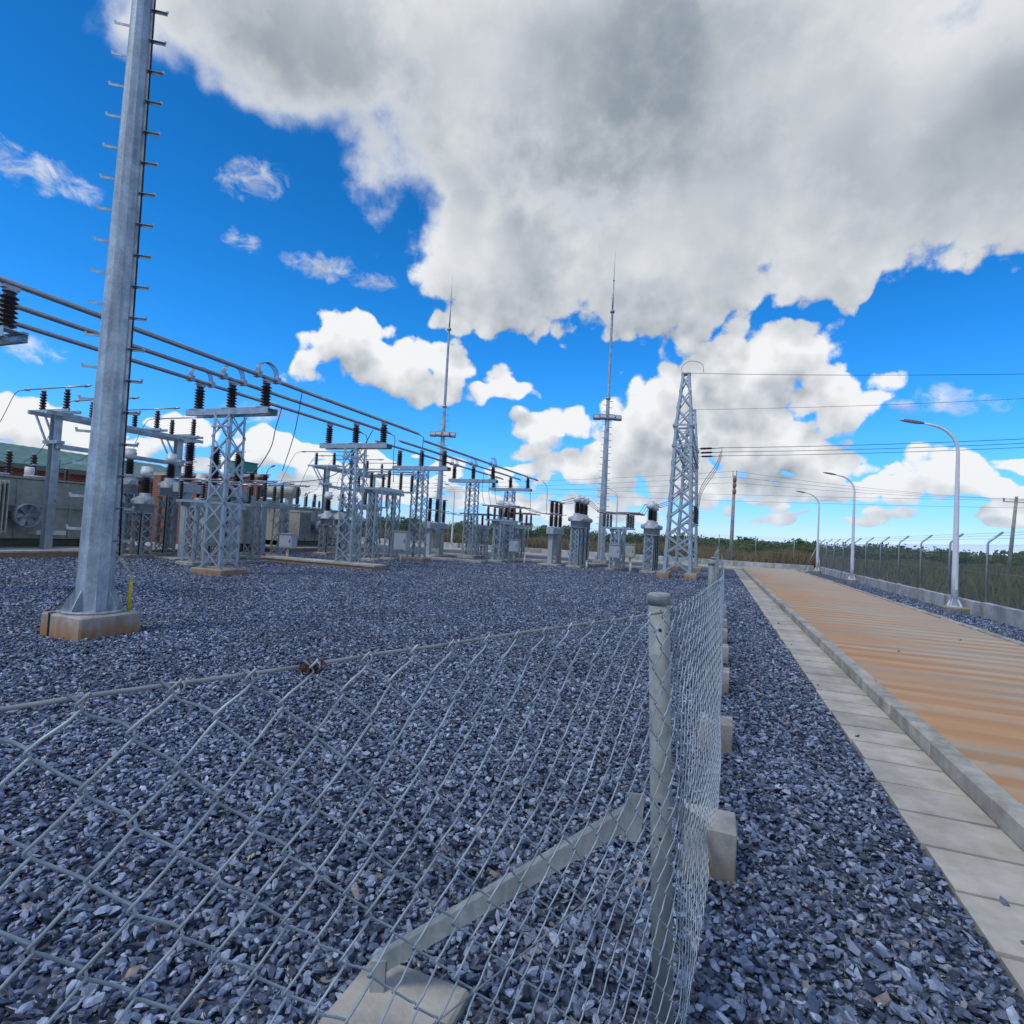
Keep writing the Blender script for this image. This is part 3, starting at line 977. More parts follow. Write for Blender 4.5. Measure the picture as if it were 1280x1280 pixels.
def lightning_mast(x, y, label, H=18.3, r0=0.20, footing=0.36, lights=None, detail=False, z_f=0.26):
    t = thing('lightning_mast', label, 'mast', (x, y, 0), group='tall tapered lightning masts')
    MB().box(-footing, footing, -footing, footing, -0.12, z_f, bev=0.02).build('footing', FOOT if detail else CONC, t)
    nside = 10
    hz1 = H * 0.52
    tp = lambda z: r0 * (1 - 0.052 * z) if z < hz1 else r0 * 0.40 * (1 - (z - hz1) / (H * 1.1))
    sh = MB().tube([(0, 0, z_f + .02)] + [(0, 0, z) for z in (1.0, 3.0, 5.5, 8.0, hz1)], [tp(z) for z in (0.3, 1.0, 3.0, 5.5, 8.0, hz1)], nside, smooth=False).build('shaft', GALVM, t)
    sh.rotation_euler = (0, 0, R(9))
    MB().tube([(0, 0, hz1 - .05), (0, 0, hz1 + .06)], tp(hz1 - .01) * 1.25, 12).build('flange', GALVM, t)
    zz = H * 0.80
    MB().tube([(0, 0, hz1 + .06), (0, 0, zz)], [tp(hz1 - .01) * .78, tp(zz)], nside, smooth=False).build('upper_shaft', GALVM, t)
    MB().tube([(0, 0, zz - .05), (0, 0, zz + .08)], tp(zz) * 1.9, 12).build('flange', GALVM, t)
    z3 = H * 0.90
    MB().tube([(0, 0, zz), (0, 0, z3)], [tp(zz) * .72, tp(zz) * .5], 8).build('finial_tube', GALVM, t)
    MB().tube([(0, 0, z3), (0, 0, z3 + .06)], tp(zz) * .8, 8).build('collar', GALVM, t)
    MB().tube([(0, 0, z3), (0, 0, H)], [0.02, 0.006], 6).build('lightning_rod', GALVM, t)
    # base plate with gussets
    MB().tube([(0, 0, z_f + .003), (0, 0, z_f + .03)], r0 * 1.62, 20).build('base_plate', GALVM, t)
    ng = 8
    for k in range(ng):
        a = 2 * math.pi * (k + .35) / ng
        c, s_ = math.cos(a), math.sin(a)
        tn = Vector((-s_, c, 0)) * 0.006
        b0 = Vector((c, s_, 0))
        pr = [b0 * (r0 * .93) + Vector((0, 0, z_f + .03)), b0 * (r0 * 1.55) + Vector((0, 0, z_f + .03)), b0 * (r0 * 1.5) + Vector((0, 0, z_f + .07)), b0 * (r0 * .98) + Vector((0, 0, z_f + .27))]
        vs = [p - tn for p in pr] + [p + tn for p in pr]
        MB().add(vs, [(3, 2, 1, 0), (4, 5, 6, 7), (0, 1, 5, 4), (1, 2, 6, 5), (2, 3, 7, 6), (3, 0, 4, 7)]).build('gusset', GALVM, t)
    # climbing rungs: folded channels on two sides
    key = ('rung', detail)
    if key not in CACHE:
        mb = MB()
        mb.bar((0, 0, 0), (0.175, 0, 0), 0.03, 0.005)
        mb.bar((0, 0.0125, -.015), (0.175, 0.0125, -.015), 0.005, 0.03)
        mb.bar((0.172, 0, -0.005), (0.178, 0, 0.028), 0.028, 0.005)
        CACHE[key] = mb.mesh('rung', GALVM)
    z = 1.15 if detail else 2.2
    k = 0
    da = math.atan2(0.53, -0.85)
    while z < (9.0 if detail else hz1):
        for sgn, dz in ((1, 0), (-1, 0.13)):
            a = R(33) if sgn > 0 else R(33 + 180)
            rr = tp(z + dz) * 0.95
            o = inst(CACHE[key], 'rung', t, (rr * math.cos(a), rr * math.sin(a), z + dz), rot=(0, 0, a))
        z += 0.40
        k += 1
    if detail:
        # earth strap, cable with yellow sleeve
        MB().tube([(0.20, 0.13, 0.95 + i * 1.0) if i < 1 else (tp(0.95 + i) * .90 + .008, tp(0.95 + i) * .58 + .006, 0.95 + i * 1.0) for i in range(9)], 0.011, 8).build('cable', BLACK, t)
        MB().tube([(0.185, 0.13, 1.02), (0.20, 0.14, .9), (0.225, 0.20, .82), (0.25, .255, .74), (0.255, .262, .66)], 0.0085, 8).build('cable_end', SAND, t)
        MB().tube([(0.255, 0.262, z_f), (0.255, 0.262, 0.70)], 0.022, 12).build('cable_sleeve', YEL, t)
        for zc in (.68, .655):
            MB().tube([(0.255, 0.262, zc), (0.255, 0.262, zc + .013)], 0.026, 12).build('clamp', GALV, t)
        MB().bar((0.14, 0.13, .662), (0.25, 0.255, .662), 0.02, 0.006).build('clamp_arm', GALV, t)
        mb = MB()
        mb.bar((-0.16, -0.14, .52), (-.19, -.33, .285), .025, .006)
        mb.bar((-.19, -.30, .268), (-.19, -.365, .268), .025, .006)
        mb.bar((-.19, -.3665, .27), (-.19, -.3665, -.03), .025, .006, roll=(0, 1, 0))
        mb.build('earth_strap', BLACK, t)
    if lights:
        MB().tube([(0, 0, lights - .06), (0, 0, lights + .06)], tp(lights) * 1.25, 12).build('light_collar', GALVM, t)
        MB().bar((-.45, -.16, lights), (.45, .16, lights), .04, .04).build('light_bar', GALVM, t)
        for sx in (-1, 1, -.35, .45):
            c = Vector((.60 * sx, .2 * sx - (.15 if abs(sx) < 1 else 0), lights + .08))
            mb = MB().box(-.22, .22, -.07, .07, -.17, .17, bev=.02)
            o = mb.build('floodlight', HEADM, t)
            o.location = c
            o.rotation_euler = (R(-25), 0, R(20))
            g_ = MB().box(-.17, .17, -.085, -.074, -.10, .10).build('lens', GLASS, o)
    return t


lightning_mast(-7.13, 4.63, 'tall tapered steel mast with climbing rungs on a laterite stained footing', detail=True, footing=0.36)
lightning_mast(-6.45, 33.0, 'slim lightning mast with floodlights beside the three instrument transformers', H=19.1, lights=8.7, r0=0.24, footing=0.4, z_f=.15)
lightning_mast(-17.0, 32.0, 'slim lightning mast with floodlights rising behind the busbar supports', H=18.3, lights=7.6, r0=0.24, footing=0.4, z_f=.15)

# ------------------------------------------------------------------ busbar supports and pipes
PH = 1.16


def bus_support(x, y, label, H=4.36, near=True):
    t = thing('busbar_support', label, 'busbar support', (x, y, 0), group='lattice busbar supports')
    MB().box(-.52, .52, -.42, .42, -.1, .16, bev=.015).build('footing', FOOT if near else CONC, t)
    for sx in (-1, 1):
        for sy in (-1, 1):
            MB().box(sx * .30 - .07, sx * .30 + .07, sy * .26 - .07, sy * .26 + .07, .16, .178).build('base_plate', GALV, t)
    lattice(t, 0, 0, .178, H - .17, .66, .56, 7, leg=.075, br=.04, wy0=.56, wy1=.50, joined=not near)
    MB().bar((-.30, -.28, H - .5), (.30, -.28, H - .5), .04, .05).build('strut', GALV, t)
    for sy in (-1, 1):
        mb = MB()
        mb.bar((-1.42, sy * .17, H - .08), (1.42, sy * .17, H - .08), .012, .17)
        mb.bar((-1.42, sy * .135, H - .002), (1.42, sy * .135, H - .002), .07, .012)
        mb.bar((-1.42, sy * .135, H - .158), (1.42, sy * .135, H - .158), .07, .012)
        mb.build('channel_beam', GALV, t)
    for xx in (-1.41, -.62, .62, 1.41):
        MB().bar((xx, -.17, H - .03), (xx, .17, H - .03), .06, .012).build('batten_plate', GALV, t)
    for k in (-1, 0, 1):
        MB().box(k * PH - .13, k * PH + .13, -.19, .19, H + .004, H + .02).build('mounting_plate', GALV, t)
        insulator(t, (k * PH, 0, H + .02), .62, .135, 7)
        MB().box(k * PH - .06, k * PH + .06, -.12, .12, H + .69, H + .745).build('pipe_clamp', PIPE, t)
    return t


SUPS = [(-12.2, 5.45, 4.36, 'lattice busbar support beyond the big mast holding the start of the pipes'), (-12.2, 11.0, 4.36, 'lattice busbar support with looped jumpers above its three insulators'),
        (-12.2, 16.4, 4.36, 'lattice busbar support behind the low trench slab'), (-12.7, 22.0, 4.28, 'lattice busbar support where the second run of pipes starts'),
        (-12.6, 27.5, 4.30, 'lattice busbar support beside the low switch with small insulators'), (-12.4, 32.8, 4.32, 'lattice busbar support at the end of the second run of pipes')]
for i, (x, y, h, lb) in enumerate(SUPS):
    bus_support(x, y, lb, h, near=i < 4)
ZP = 4.36 + .80
for sec, (xc, ya, yb, dz) in enumerate(((-12.2, 3.0, 18.4, 0), (-12.62, 19.9, 34.8, -.06))):
    for k in (-1, 0, 1):
        where = {-1: 'outer', 0: 'middle', 1: 'inner'}[k]
        lb = ('%s aluminium busbar pipe of the run that ends above the trench slab' if sec == 0 else '%s aluminium busbar pipe of the run reaching toward the far road') % {-1: 'transformer side', 0: 'middle', 1: 'gravel side'}[k]
        t = thing('busbar_pipe', lb, 'busbar', (xc + k * PH, 0, 0), group='aluminium busbar pipes')
        e = yb + (k - 0) * .25
        xb = 0.1 if sec else 0.0
        MB().tube([(0, ya, ZP + dz), (xb, e, ZP + dz)], 0.052, 12).build('pipe', PIPE, t)
        MB().tube([(xb, e - .02, ZP + dz), (xb, e + .25, ZP + dz - .02)], [.05, .022], 8).build('end_clamp', PIPE, t)
        # expansion loops over the second support
        if sec == 0 or True:
            for yy in ([11.0] if sec == 0 else [27.5]):
                for j in (-1.5, -.5, .5, 1.5):
                    pts = []
                    for q_ in range(11):
                        a = math.pi * q_ / 10
                        pts.append((j * .045, yy - .32 * math.cos(a), ZP + .05 + dz + .34 * math.sin(a) ** .8))
                    MB().tube(pts, .011, 6).build('jumper_loop', PIPE, t)
                for sy in (-.32, .32):
                    MB().box(-.1, .1, yy + sy - .06, yy + sy + .06, ZP + dz - .065, ZP + dz + .085).build('clamp', PIPE, t)


def cable_thing(name, label, pts, r=.014, m=None, cat='conductor', group=None, n=14, sag=0.0):
    """smooth hanging conductor through the given points"""
    P = [Vector(p) for p in pts]
    out = []
    if len(P) == 2:
        for i in range(n + 1):
            t_ = i / n
            p = P[0].lerp(P[1], t_)
            p.z -= 4 * sag * t_ * (1 - t_)
            out.append(p)
    else:
        Q = [P[0] * 2 - P[1]] + P + [P[-1] * 2 - P[-2]]
        for i in range(1, len(Q) - 2):
            for j in range(6):
                t_ = j / 6
                a, b, c, d = Q[i - 1], Q[i], Q[i + 1], Q[i + 2]
                out.append(0.5 * ((2 * b) + (c - a) * t_ + (2 * a - 5 * b + 4 * c - d) * t_ ** 2 + (3 * b - a - 3 * c + d) * t_ ** 3))
        out.append(P[-1])
    o = MB().tube(out, r, 6).build(name, m or CABLE)
    return tag(o, label, cat, group)


# jumpers hanging from the ends of the pipes
for k in (-1, 0, 1):
    x = -12.2 + k * PH
    cable_thing('jumper', 'curved jumper joining the two runs of busbar pipe', [(x, 18.65 + k * .25, ZP - .03), (x - .02, 18.95 + k * .25, ZP - .12), (x - .2, 19.2 + k * .2, ZP - .8), (x - .25, 19.4 + k * .2, 3.3)], .016, PIPE, group='jumpers between the pipe runs')
    cable_thing('jumper', 'jumper dropping from the end of the far pipe run', [(x, 35.0 + k * .25, ZP - .1), (x + .25, 35.3 + k * .2, ZP - .5), (x + .35, 35.3, 3.6), (x + .4, 35.2, 2.9)], .016, CABLE, group='jumpers at the far pipe ends')
cable_thing('jumper', 'long jumper curving from the pipe down to the grey switch', [(-13.36, 14.0, ZP - .05), (-13.5, 13.95, ZP - .7), (-14.3, 14.6, 3.9), (-15.6, 15.3, 3.2), (-16.8, 15.9, 2.95)], .016)
cable_thing('jumper', 'long jumper curving from the pipe end to the transformer', [(-12.2, 17.4, ZP - .1), (-13.0, 17.6, 4.1), (-14.6, 18.0, 3.3), (-16.3, 17.4, 3.0)], .016)
cable_thing('jumper', 'thin jumper dropping from the gravel side pipe beside the lattice', [(-11.04, 12.3, ZP), (-11.5, 12.6, 4.0), (-12.4, 13.2, 3.0)], .012)

# ------------------------------------------------------------------ switchyard equipment


def instrument_transformer(x, y, label, H=3.45, group='instrument transformers on lattice stands', near=True):
    t = thing('instrument_transformer', label, 'transformer', (x, y, 0), group=group)
    MB().box(-.36, .36, -.36, .36, -.1, .10, bev=.015).build('footing', CONC, t)
    zs = H - 1.62
    lattice(t, 0, 0, .10, zs, .46, .44, 4, leg=.07, br=.04, joined=not near)
    MB().box(-.30, .30, -.30, .30, zs, zs + .03).build('top_plate', GALV, t)
    MB().lathe([(.29, 0), (.29, .27), (.335, .275), (.335, .31), (.28, .315), (.28, .50), (.24, .53), (.17, .56), (.17, .66)], (0, 0, zs + .03), 18).build('tank', LGREY, t)
    for a in (R(200), R(340)):
        o = MB().lathe([(.10, 0), (.11, .02), (.11, .14), (.08, .17)], (0, 0, 0), 12, axis='x').build('terminal_box', LGREY, t)
        o.location = (.25 * math.cos(a), .25 * math.sin(a), zs + .40)
        o.rotation_euler = (0, 0, a)
    insulator(t, (0, 0, zs + .69), .52, .16, 8)
    MB().lathe([(.14, 0), (.185, .005), (.185, .22), (.165, .225), (.165, .33), (.12, .345)], (0, 0, zs + 1.25), 16).build('head', WHITE, t)
    MB().tube([(-.30, 0, zs + 1.42), (.30, 0, zs + 1.42)], .02, 8).build('terminal', PIPE, t)
    MB().tube([(.2, -.22, zs + .05), (.24, -.25, zs - .4), (.23, -.24, .4), (.23, -.25, .05)], .022, 6).build('conduit', BLACK, t)
    return t


END3 = ('end nearest the chain-link fence', 'middle one', 'end nearest the far wall')
for y, en in zip((26.3, 27.2, 28.1), END3):
    instrument_transformer(-6.4, y, 'instrument transformer in the row between breaker and mast, ' + en, 3.55)
    instrument_transformer(-2.9, y, 'instrument transformer in the row beside the line gantry, ' + en, 3.35)
for y, en in zip((28.6, 29.5, 30.4), END3):
    instrument_transformer(-11.3, y, 'instrument transformer in the row below the busbar pipes, ' + en, 3.3, near=False)
instrument_transformer(-19.35, 13.4, 'grey instrument transformer with white head in front of the tall switch frame', 3.75)
instrument_transformer(-18.9, 14.6, 'grey instrument transformer with white head behind the breaker beam post', 3.75)
instrument_transformer(-18.4, 16.1, 'grey instrument transformer with white head hidden behind the looped busbar support', 3.75)


def breaker(x, y, label, L=2.1, zb=1.95, hp=1.25, cab=True, sp=.82, rz=0, rr=.13):
    """three-pole breaker: two box posts, a beam along Y, three double-stack poles"""
    t = thing('circuit_breaker', label, 'circuit breaker', (x, y, 0), rz, group='three pole circuit breakers')
    MB().box(-.5, .5, -L / 2 - .25, L / 2 + .25, -.1, .06, bev=.015).build('footing', CONCL, t)
    for sy in (-1, 1):
        MB().box(-.11, .11, sy * L * .36 - .11, sy * L * .36 + .11, .06, zb, bev=.0).build('post', LGREY, t)
        MB().box(-.2, .2, sy * L * .36 - .2, sy * L * .36 + .2, .06, .08).build('base_plate', GALV, t)
    MB().box(-.19, .19, -L / 2, L / 2, zb, zb + .30, bev=.015).build('beam', LGREY, t)
    if cab:
        c = MB().box(-.24, .24, -.36, .36, .45, zb - .05, bev=.02).build('mechanism_cabinet', TANK, t)
        MB().box(.242, .256, -.30, .30, .55, zb - .15).build('door', TANK, c)
        MB().box(.258, .275, .20, .23, 1.1, 1.25).build('handle', BLACK, c)
    for k in (-1, 0, 1):
        z = zb + .30
        MB().lathe([(.13, 0), (.13, .05), (.10, .07)], (0, k * sp, z), 12).build('pole_base', LGREY, t)
        insulator(t, (0, k * sp, z + .07), hp / 2 - .06, rr, 8)
        MB().lathe([(.12, 0), (.12, .05)], (0, k * sp, z + .07 + hp / 2 - .01), 12).build('mid_flange', GALV, t)
        MB().tube([(-.35, k * sp, z + .07 + hp / 2 + .02), (.35, k * sp, z + .07 + hp / 2 + .02)], .016, 6).build('terminal', PIPE, t)
        insulator(t, (0, k * sp, z + .07 + hp / 2 + .045), hp / 2 - .06, rr, 8)
        MB().box(-.18, .18, k * sp - .13, k * sp + .13, z + hp + .085, z + hp + .11).build('top_plate', GALV, t)
    MB().tube([(.3, .15, 0), (.3, .15, 1.2)], .035, 8).build('conduit', SAND, t)
    return t


breaker(-7.7, 27.2, 'three pole breaker with dark insulator stacks beside the three instrument transformers', L=2.0, zb=1.55, hp=1.25)
breaker(-14.6, 27.3, 'three pole breaker with dark insulator stacks standing beyond the busbar pipes', L=2.0, zb=1.5, hp=1.25)
breaker(-17.2, 15.0, 'large three pole breaker with a long grey beam behind the looped busbar support', L=2.9, zb=2.28, hp=1.36, sp=1.05, rr=.18)


def control_box(x, y, label, h=.95, w=.42, hh=.55, m=None):
    t = thing('control_box', label, 'control box', (x, y, 0), group='control boxes on posts')
    MB().tube([(0, 0, -.05), (0, 0, h - hh + .05)], .045, 10).build('post', SAND, t)
    b = MB().box(-w / 2, w / 2, -.15, .15, h - hh, h, bev=.012).build('box', m or LGREY, t)
    MB().box(-w / 2 + .04, w / 2 - .04, -.166, -.152, h - hh + .04, h - .04).build('door', m or LGREY, b)
    MB().box(w / 2 - .10, w / 2 - .08, -.182, -.168, h - hh * .6, h - hh * .4).build('handle', BLACK, b)
    MB().box(-w / 2 - .03, w / 2 + .03, -.19, .18, h + .002, h + .022).build('rain_hood', m or LGREY, b)
    return t


def disconnector(x, y, label, zb=1.95, span=2.3, dx=1.1, hi=.62, near=True, cols=2, group='lattice mounted disconnectors'):
    """beam frame on lattice columns with two rows of three insulators and contact arms along X"""
    t = thing('disconnector', label, 'disconnector', (x, y, 0), group=group)
    for sy in ((-1, 1) if cols == 2 else (0,)):
        MB().box(-.36, .36, sy * span * .3 - .34, sy * span * .3 + .34, -.1, .10, bev=.015).build('footing', CONC, t)
        lattice(t, 0, sy * span * .3, .10, zb - .12, .46, .42, 4, leg=.07, br=.038, joined=not near)
    for sx in (-1, 1):
        mb = MB()
        mb.bar((sx * .22, -span / 2, zb - .06), (sx * .22, span / 2, zb - .06), .012, .12)
        mb.bar((sx * .185, -span / 2, zb - .002), (sx * .185, span / 2, zb - .002), .07, .01)
        mb.build('channel_beam', GALV, t)
    for k in (-1, 0, 1):
        yy = k * span * .38
        MB().bar((-dx / 2 - .12, yy, zb + .045), (dx / 2 + .12, yy, zb + .045), .10, .08).build('base_channel', GALV, t)
        for sx in (-1, 1):
            insulator(t, (sx * dx / 2, yy, zb + .087), hi, .085, 7)
        MB().tube([(-dx / 2 - .35, yy, zb + hi + .16), (dx / 2 + .35, yy, zb + hi + .16)], .028, 8).build('contact_arm', PIPE, t)
        for sx in (-1, 1):
            MB().lathe([(.028, 0), (.045, .06), (.045, .16), (.015, .26)], (sx * (dx / 2 + .33), yy, zb + hi + .16), 8, axis='x').build('terminal', PIPE, t)
    MB().tube([(.3, -span * .38, zb + .12), (.3, span * .38, zb + .12)], .018, 6).build('drive_rod', GALV, t)
    MB().tube([(.32, -span * .3, .8), (.32, -span * .3, zb)], .022, 6).build('drive_shaft', GALV, t)
    return t


disconnector(-4.45, 26.9, 'disconnector on lattice stand with a pipe over small insulators beside the mast', zb=1.95)
disconnector(-12.9, 29.4, 'low disconnector with small insulators seen past the busbar lattice', zb=1.75, hi=.55, near=False)
disconnector(-10.3, 26.6, 'disconnector on lattice stand between the busbar pipes and the breaker', zb=2.05, near=True)
disconnector(-13.6, 20.6, 'tall disconnector on lattice columns under the start of the second pipe run', zb=3.0, span=2.4, dx=1.5, hi=.70)
disconnector(-16.7, 17.2, 'disconnector on lattice stand in front of the brick blast wall', zb=2.1, dx=1.2, hi=.68)
disconnector(-15.9, 22.4, 'disconnector on lattice columns between the second pipe run and the transformer', zb=2.35, span=2.3, dx=1.3, hi=.62)
breaker(-18.5, 18.0, 'short three pole breaker with stubby stacks against the brick wall', L=2.1, zb=2.1, hp=.95, sp=.72)
for y_, en in zip((21.6, 22.6, 23.6), END3):
    instrument_transformer(-17.4, y_, 'instrument transformer in the row in front of the conservator, ' + en, 3.0)
for y_, en in zip((9.2, 10.2, 12.3), END3):
    instrument_transformer(-18.2, y_ + 3.0, 'slim instrument transformer in the row behind the big mast, ' + en, 3.1)
disconnector(-15.0, 13.2, 'disconnector on lattice columns between the breaker beam and the looped support', zb=1.9, span=2.1, dx=1.1, hi=.55)
disconnector(-11.0, 30.6, 'disconnector on lattice columns near the far end of the pipes', zb=1.9, span=2.2, dx=1.1, hi=.6, near=False)
control_box(-9.5, 26.2, 'pale control box on a post in front of the middle disconnector', 1.15, .5, .6)
control_box(-4.35, 25.5, 'pale control box on a post below the disconnector by the mast', 1.2, .5, .6)
control_box(-12.0, 19.6, 'grey control box on a post at the foot of the tall disconnector', 1.3, .6, .75)
control_box(-3.7, 25.9, 'dark grey control box beside the instrument transformers at the gantry', 1.25, .45, .6, TANK)
control_box(-14.9, 16.4, 'blue grey drive box at the foot of the switch by the blast wall', 1.0, .6, .5)
control_box(-16.3, 14.0, 'sand coloured post with box near the breaker beam', 1.5, .5, .5, TANK)

# conductors across the middle bay
for i, y in enumerate((26.3, 27.2, 28.1)):
    cable_thing('conductor', 'slack conductor rising to the gantry, ' + END3[i], [(-2.6, y, 3.15), (-1.9, y, 3.5), (-1.3, y, 4.4), (-.9, y, 5.5)], .012, group='bay conductors')
    cable_thing('conductor', 'slack conductor between gantry transformers and switch, ' + END3[i], [(-3.2, y, 3.15), (-3.5, y, 2.75)], .012, sag=.1, group='bay conductors')
    cable_thing('conductor', 'slack conductor between switch and row by the mast, ' + END3[i], [(-5.3, y, 2.72), (-5.6, y, 2.9), (-6.1, y, 3.33)], .012, group='bay conductors')
    cable_thing('conductor', 'slack conductor from row by the mast to breaker, ' + END3[i], [(-6.7, y, 3.33), (-7.2, y, 3.2), (-7.7, y, 3.15)], .012, group='bay conductors')
    cable_thing('conductor', 'slack conductor between breaker and pipe side switch, ' + END3[i], [(-8.0, y, 2.55), (-8.6, y, 2.6), (-9.4, y, 2.85)], .012, group='bay conductors')
    cable_thing('conductor', 'slack conductor rising to the busbar pipes, ' + END3[i], [(-11.2, y - .3, 2.9), (-11.5, y, 3.6), (-11.45 - (1 - i) * .0, y, 4.6)], .012, group='bay conductors')
    cable_thing('conductor', 'slack conductor from the breaker beyond the pipes, ' + END3[i], [(-14.3, y, 2.5), (-13.9, y + .8, 2.35), (-13.6, y + 1.6, 2.45)], .012, group='conductors beyond the pipes')

# ------------------------------------------------------------------ line gantry
gt_ = thing('line_gantry', 'steel lattice line gantry of two peaked towers joined by a beam', 'gantry', (-1.45, 0, 0))
for (yc) in (24.05, 30.8):
    for sx in (-1, 1):
        for sy in (-1, 1):
            MB().box(sx * .54 - .24, sx * .54 + .24, yc + sy * .54 - .24, yc + sy * .54 + .24, -.1, .25, bev=.02).build('footing', FOOT, gt_)
    lattice(gt_, 0, yc, .25, 5.5, 1.1, .74, 7, leg=.11, br=.065)
    lattice(gt_, 0, yc, 5.5, 6.35, .74, .70, 1, leg=.10, br=.06)
    lattice(gt_, 0, yc, 6.35, 8.55, .70, .30, 3, leg=.09, br=.05)
    MB().box(-.19, .19, yc - .19, yc + .19, 8.55, 8.60).build('peak_plate', GALV, gt_)
    for zz in (5.5, 6.35):
        for sy in (-1, 1):
            MB().bar((-.4, yc + sy * .39, zz), (.4, yc + sy * .39, zz), .06, .08).build('girt', GALV, gt_)
        for sx in (-1, 1):
            MB().bar((sx * .40, yc - .36, zz + .01), (sx * .40, yc + .36, zz + .01), .06, .08).build('girt', GALV, gt_)
y0, y1 = 24.45, 30.4
for sx in (-1, 1):
    for zz in (5.6, 6.25):
        MB().bar((sx * .33, y0, zz), (sx * .33, y1, zz), .09, .09).build('beam_chord', GALV, gt_)
nb_ = 9
for i in range(nb_):
    ya, yb = y0 + (y1 - y0) * i / nb_, y0 + (y1 - y0) * (i + 1) / nb_
    za, zb = (5.6, 6.25) if i % 2 else (6.25, 5.6)
    for sx in (-1, 1):
        MB().bar((sx * .385, ya, za), (sx * .385, yb, zb), .01, .05).build('beam_brace', GALV, gt_)
    for zz in (5.55, 6.30):
        MB().bar((-.33 if i % 2 else .33, ya, zz), (.33 if i % 2 else -.33, yb, zz), .05, .01).build('beam_brace', GALV, gt_)

strs = []
for i, y in enumerate((26.2, 27.4, 28.6)):
    x0_ = -1.05
    for dz in (0,):
        st = thing('strain_insulator', 'strain insulator string pulling off the gantry beam, ' + END3[i], 'insulator', (x0_, y, 5.75), group='strain insulator strings on the gantry')
        MB().tube([(0, 0, 0), (.25, 0, .01)], .015, 6).build('link', GALV, st)
        o = inst(insulator_mesh(.5, .06, 7), 'insulator', st, (.22, 0, .01), rot=(0, R(88), 0))
        MB().tube([(.70, 0, .02), (1.2, 0, .05)], .02, 8).build('clamp', PIPE, st)
    cable_thing('line_conductor', 'line conductor strung from the gantry beam across the road, ' + END3[i], [(x0_ + 1.1, y, 5.8), (x0_ + 46, y + 5.0, 10.6)], .012, n=30, sag=.9, group='line conductors')
    cable_thing('down_dropper', 'dropper falling from the gantry strain clamps, ' + END3[i], [(x0_ + 1.15, y, 5.75), (x0_ + .9, y - .2, 5.0), (x0_ + .35, y - .5, 4.0), (x0_ + .2, y - .8, 3.1)], .012, group='gantry droppers')
    arr = thing('surge_arrester', 'dark surge arrester below the gantry beam, ' + END3[i], 'surge arrester', (x0_ + .15, y - .9, 2.35), group='surge arresters on the gantry')
    insulator(arr, (0, 0, 0), .72, .10, 8)
    MB().bar((-.35, 0, -.03), (.1, 0, -.03), .06, .05).build('bracket', GALV, arr)
cable_thing('earth_wire', 'earth wire strung from the near peak of the gantry', [(-1.4, 24.05, 8.62), (45, 28, 10.3)], .009, n=30, sag=1.0, group='earth wires')
cable_thing('earth_wire', 'earth wire strung from the far peak of the gantry', [(-1.4, 30.8, 8.62), (45, 33, 12.0)], .009, n=30, sag=.9, group='earth wires')
cable_thing('earth_loop', 'loop of earth wire over the near gantry peak', [(-1.55, 24.05, 8.6), (-1.65, 24.05, 8.85), (-1.35, 24.05, 9.12), (-.85, 24.05, 9.0), (-.75, 24.05, 8.62)], .01, cat='conductor')

# ------------------------------------------------------------------ power transformers


def fan(parent, c, r, ax='x'):
    """round cooling fan facing +X"""
    f = MB().lathe([(r, 0), (r, .26), (r * .94, .26), (r * .94, .02)], c, 24, axis='x').build('fan', LGREY, parent)
    hub = MB().lathe([(r * .22, .10), (r * .22, .22), (r * .10, .25)], c, 12, axis='x').build('hub', LGREY, f)
    for k in range(6):
        a = 2 * math.pi * k / 6
        d = Vector((0, math.cos(a), math.sin(a)))
        e = Vector((0, -math.sin(a), math.cos(a)))
        p0 = Vector(c) + Vector((.14, 0, 0))
        w1, w2 = r * .12, r * .24
        tw = Vector((.05, 0, 0))
        vs = [p0 + d * r * .2 - e * w1 - tw * .6, p0 + d * r * .2 + e * w1 + tw * .6, p0 + d * r * .9 + e * w2 + tw, p0 + d * r * .9 - e * w2 - tw]
        vs += [v + Vector((.012, 0, 0)) for v in vs]
        MB().add(vs, [(3, 2, 1, 0), (4, 5, 6, 7), (0, 1, 5, 4), (1, 2, 6, 5), (2, 3, 7, 6), (3, 0, 4, 7)]).build('blade', LGREY, f)
    for k in range(2):
        a = k * math.pi / 2 + .4
        d = Vector((0, math.cos(a), math.sin(a))) * r
        MB().bar(Vector(c) + d + Vector((.262, 0, 0)), Vector(c) - d + Vector((.262, 0, 0)), .012, .012).build('guard_bar', GALV, f)
    return f


def radiator(parent, x0, x1, y0, y1, z0, z1, n):
    r = MB().box(x0 + .05, x1 - .05, y0 + .01, y1 - .01, z1 - .10, z1 - .02).build('radiator', TANK, parent)
    for i in range(n):
        y = y0 + (y1 - y0) * (i + .5) / n
        MB().box(x0, x1, y - .018, y + .018, z0, z1, bev=.008).build('fin', TANK, r)
    MB().box(x0 + .05, x1 - .05, y0 + .01, y1 - .01, z0 + .03, z0 + .10).build('header', TANK, r)
    return r


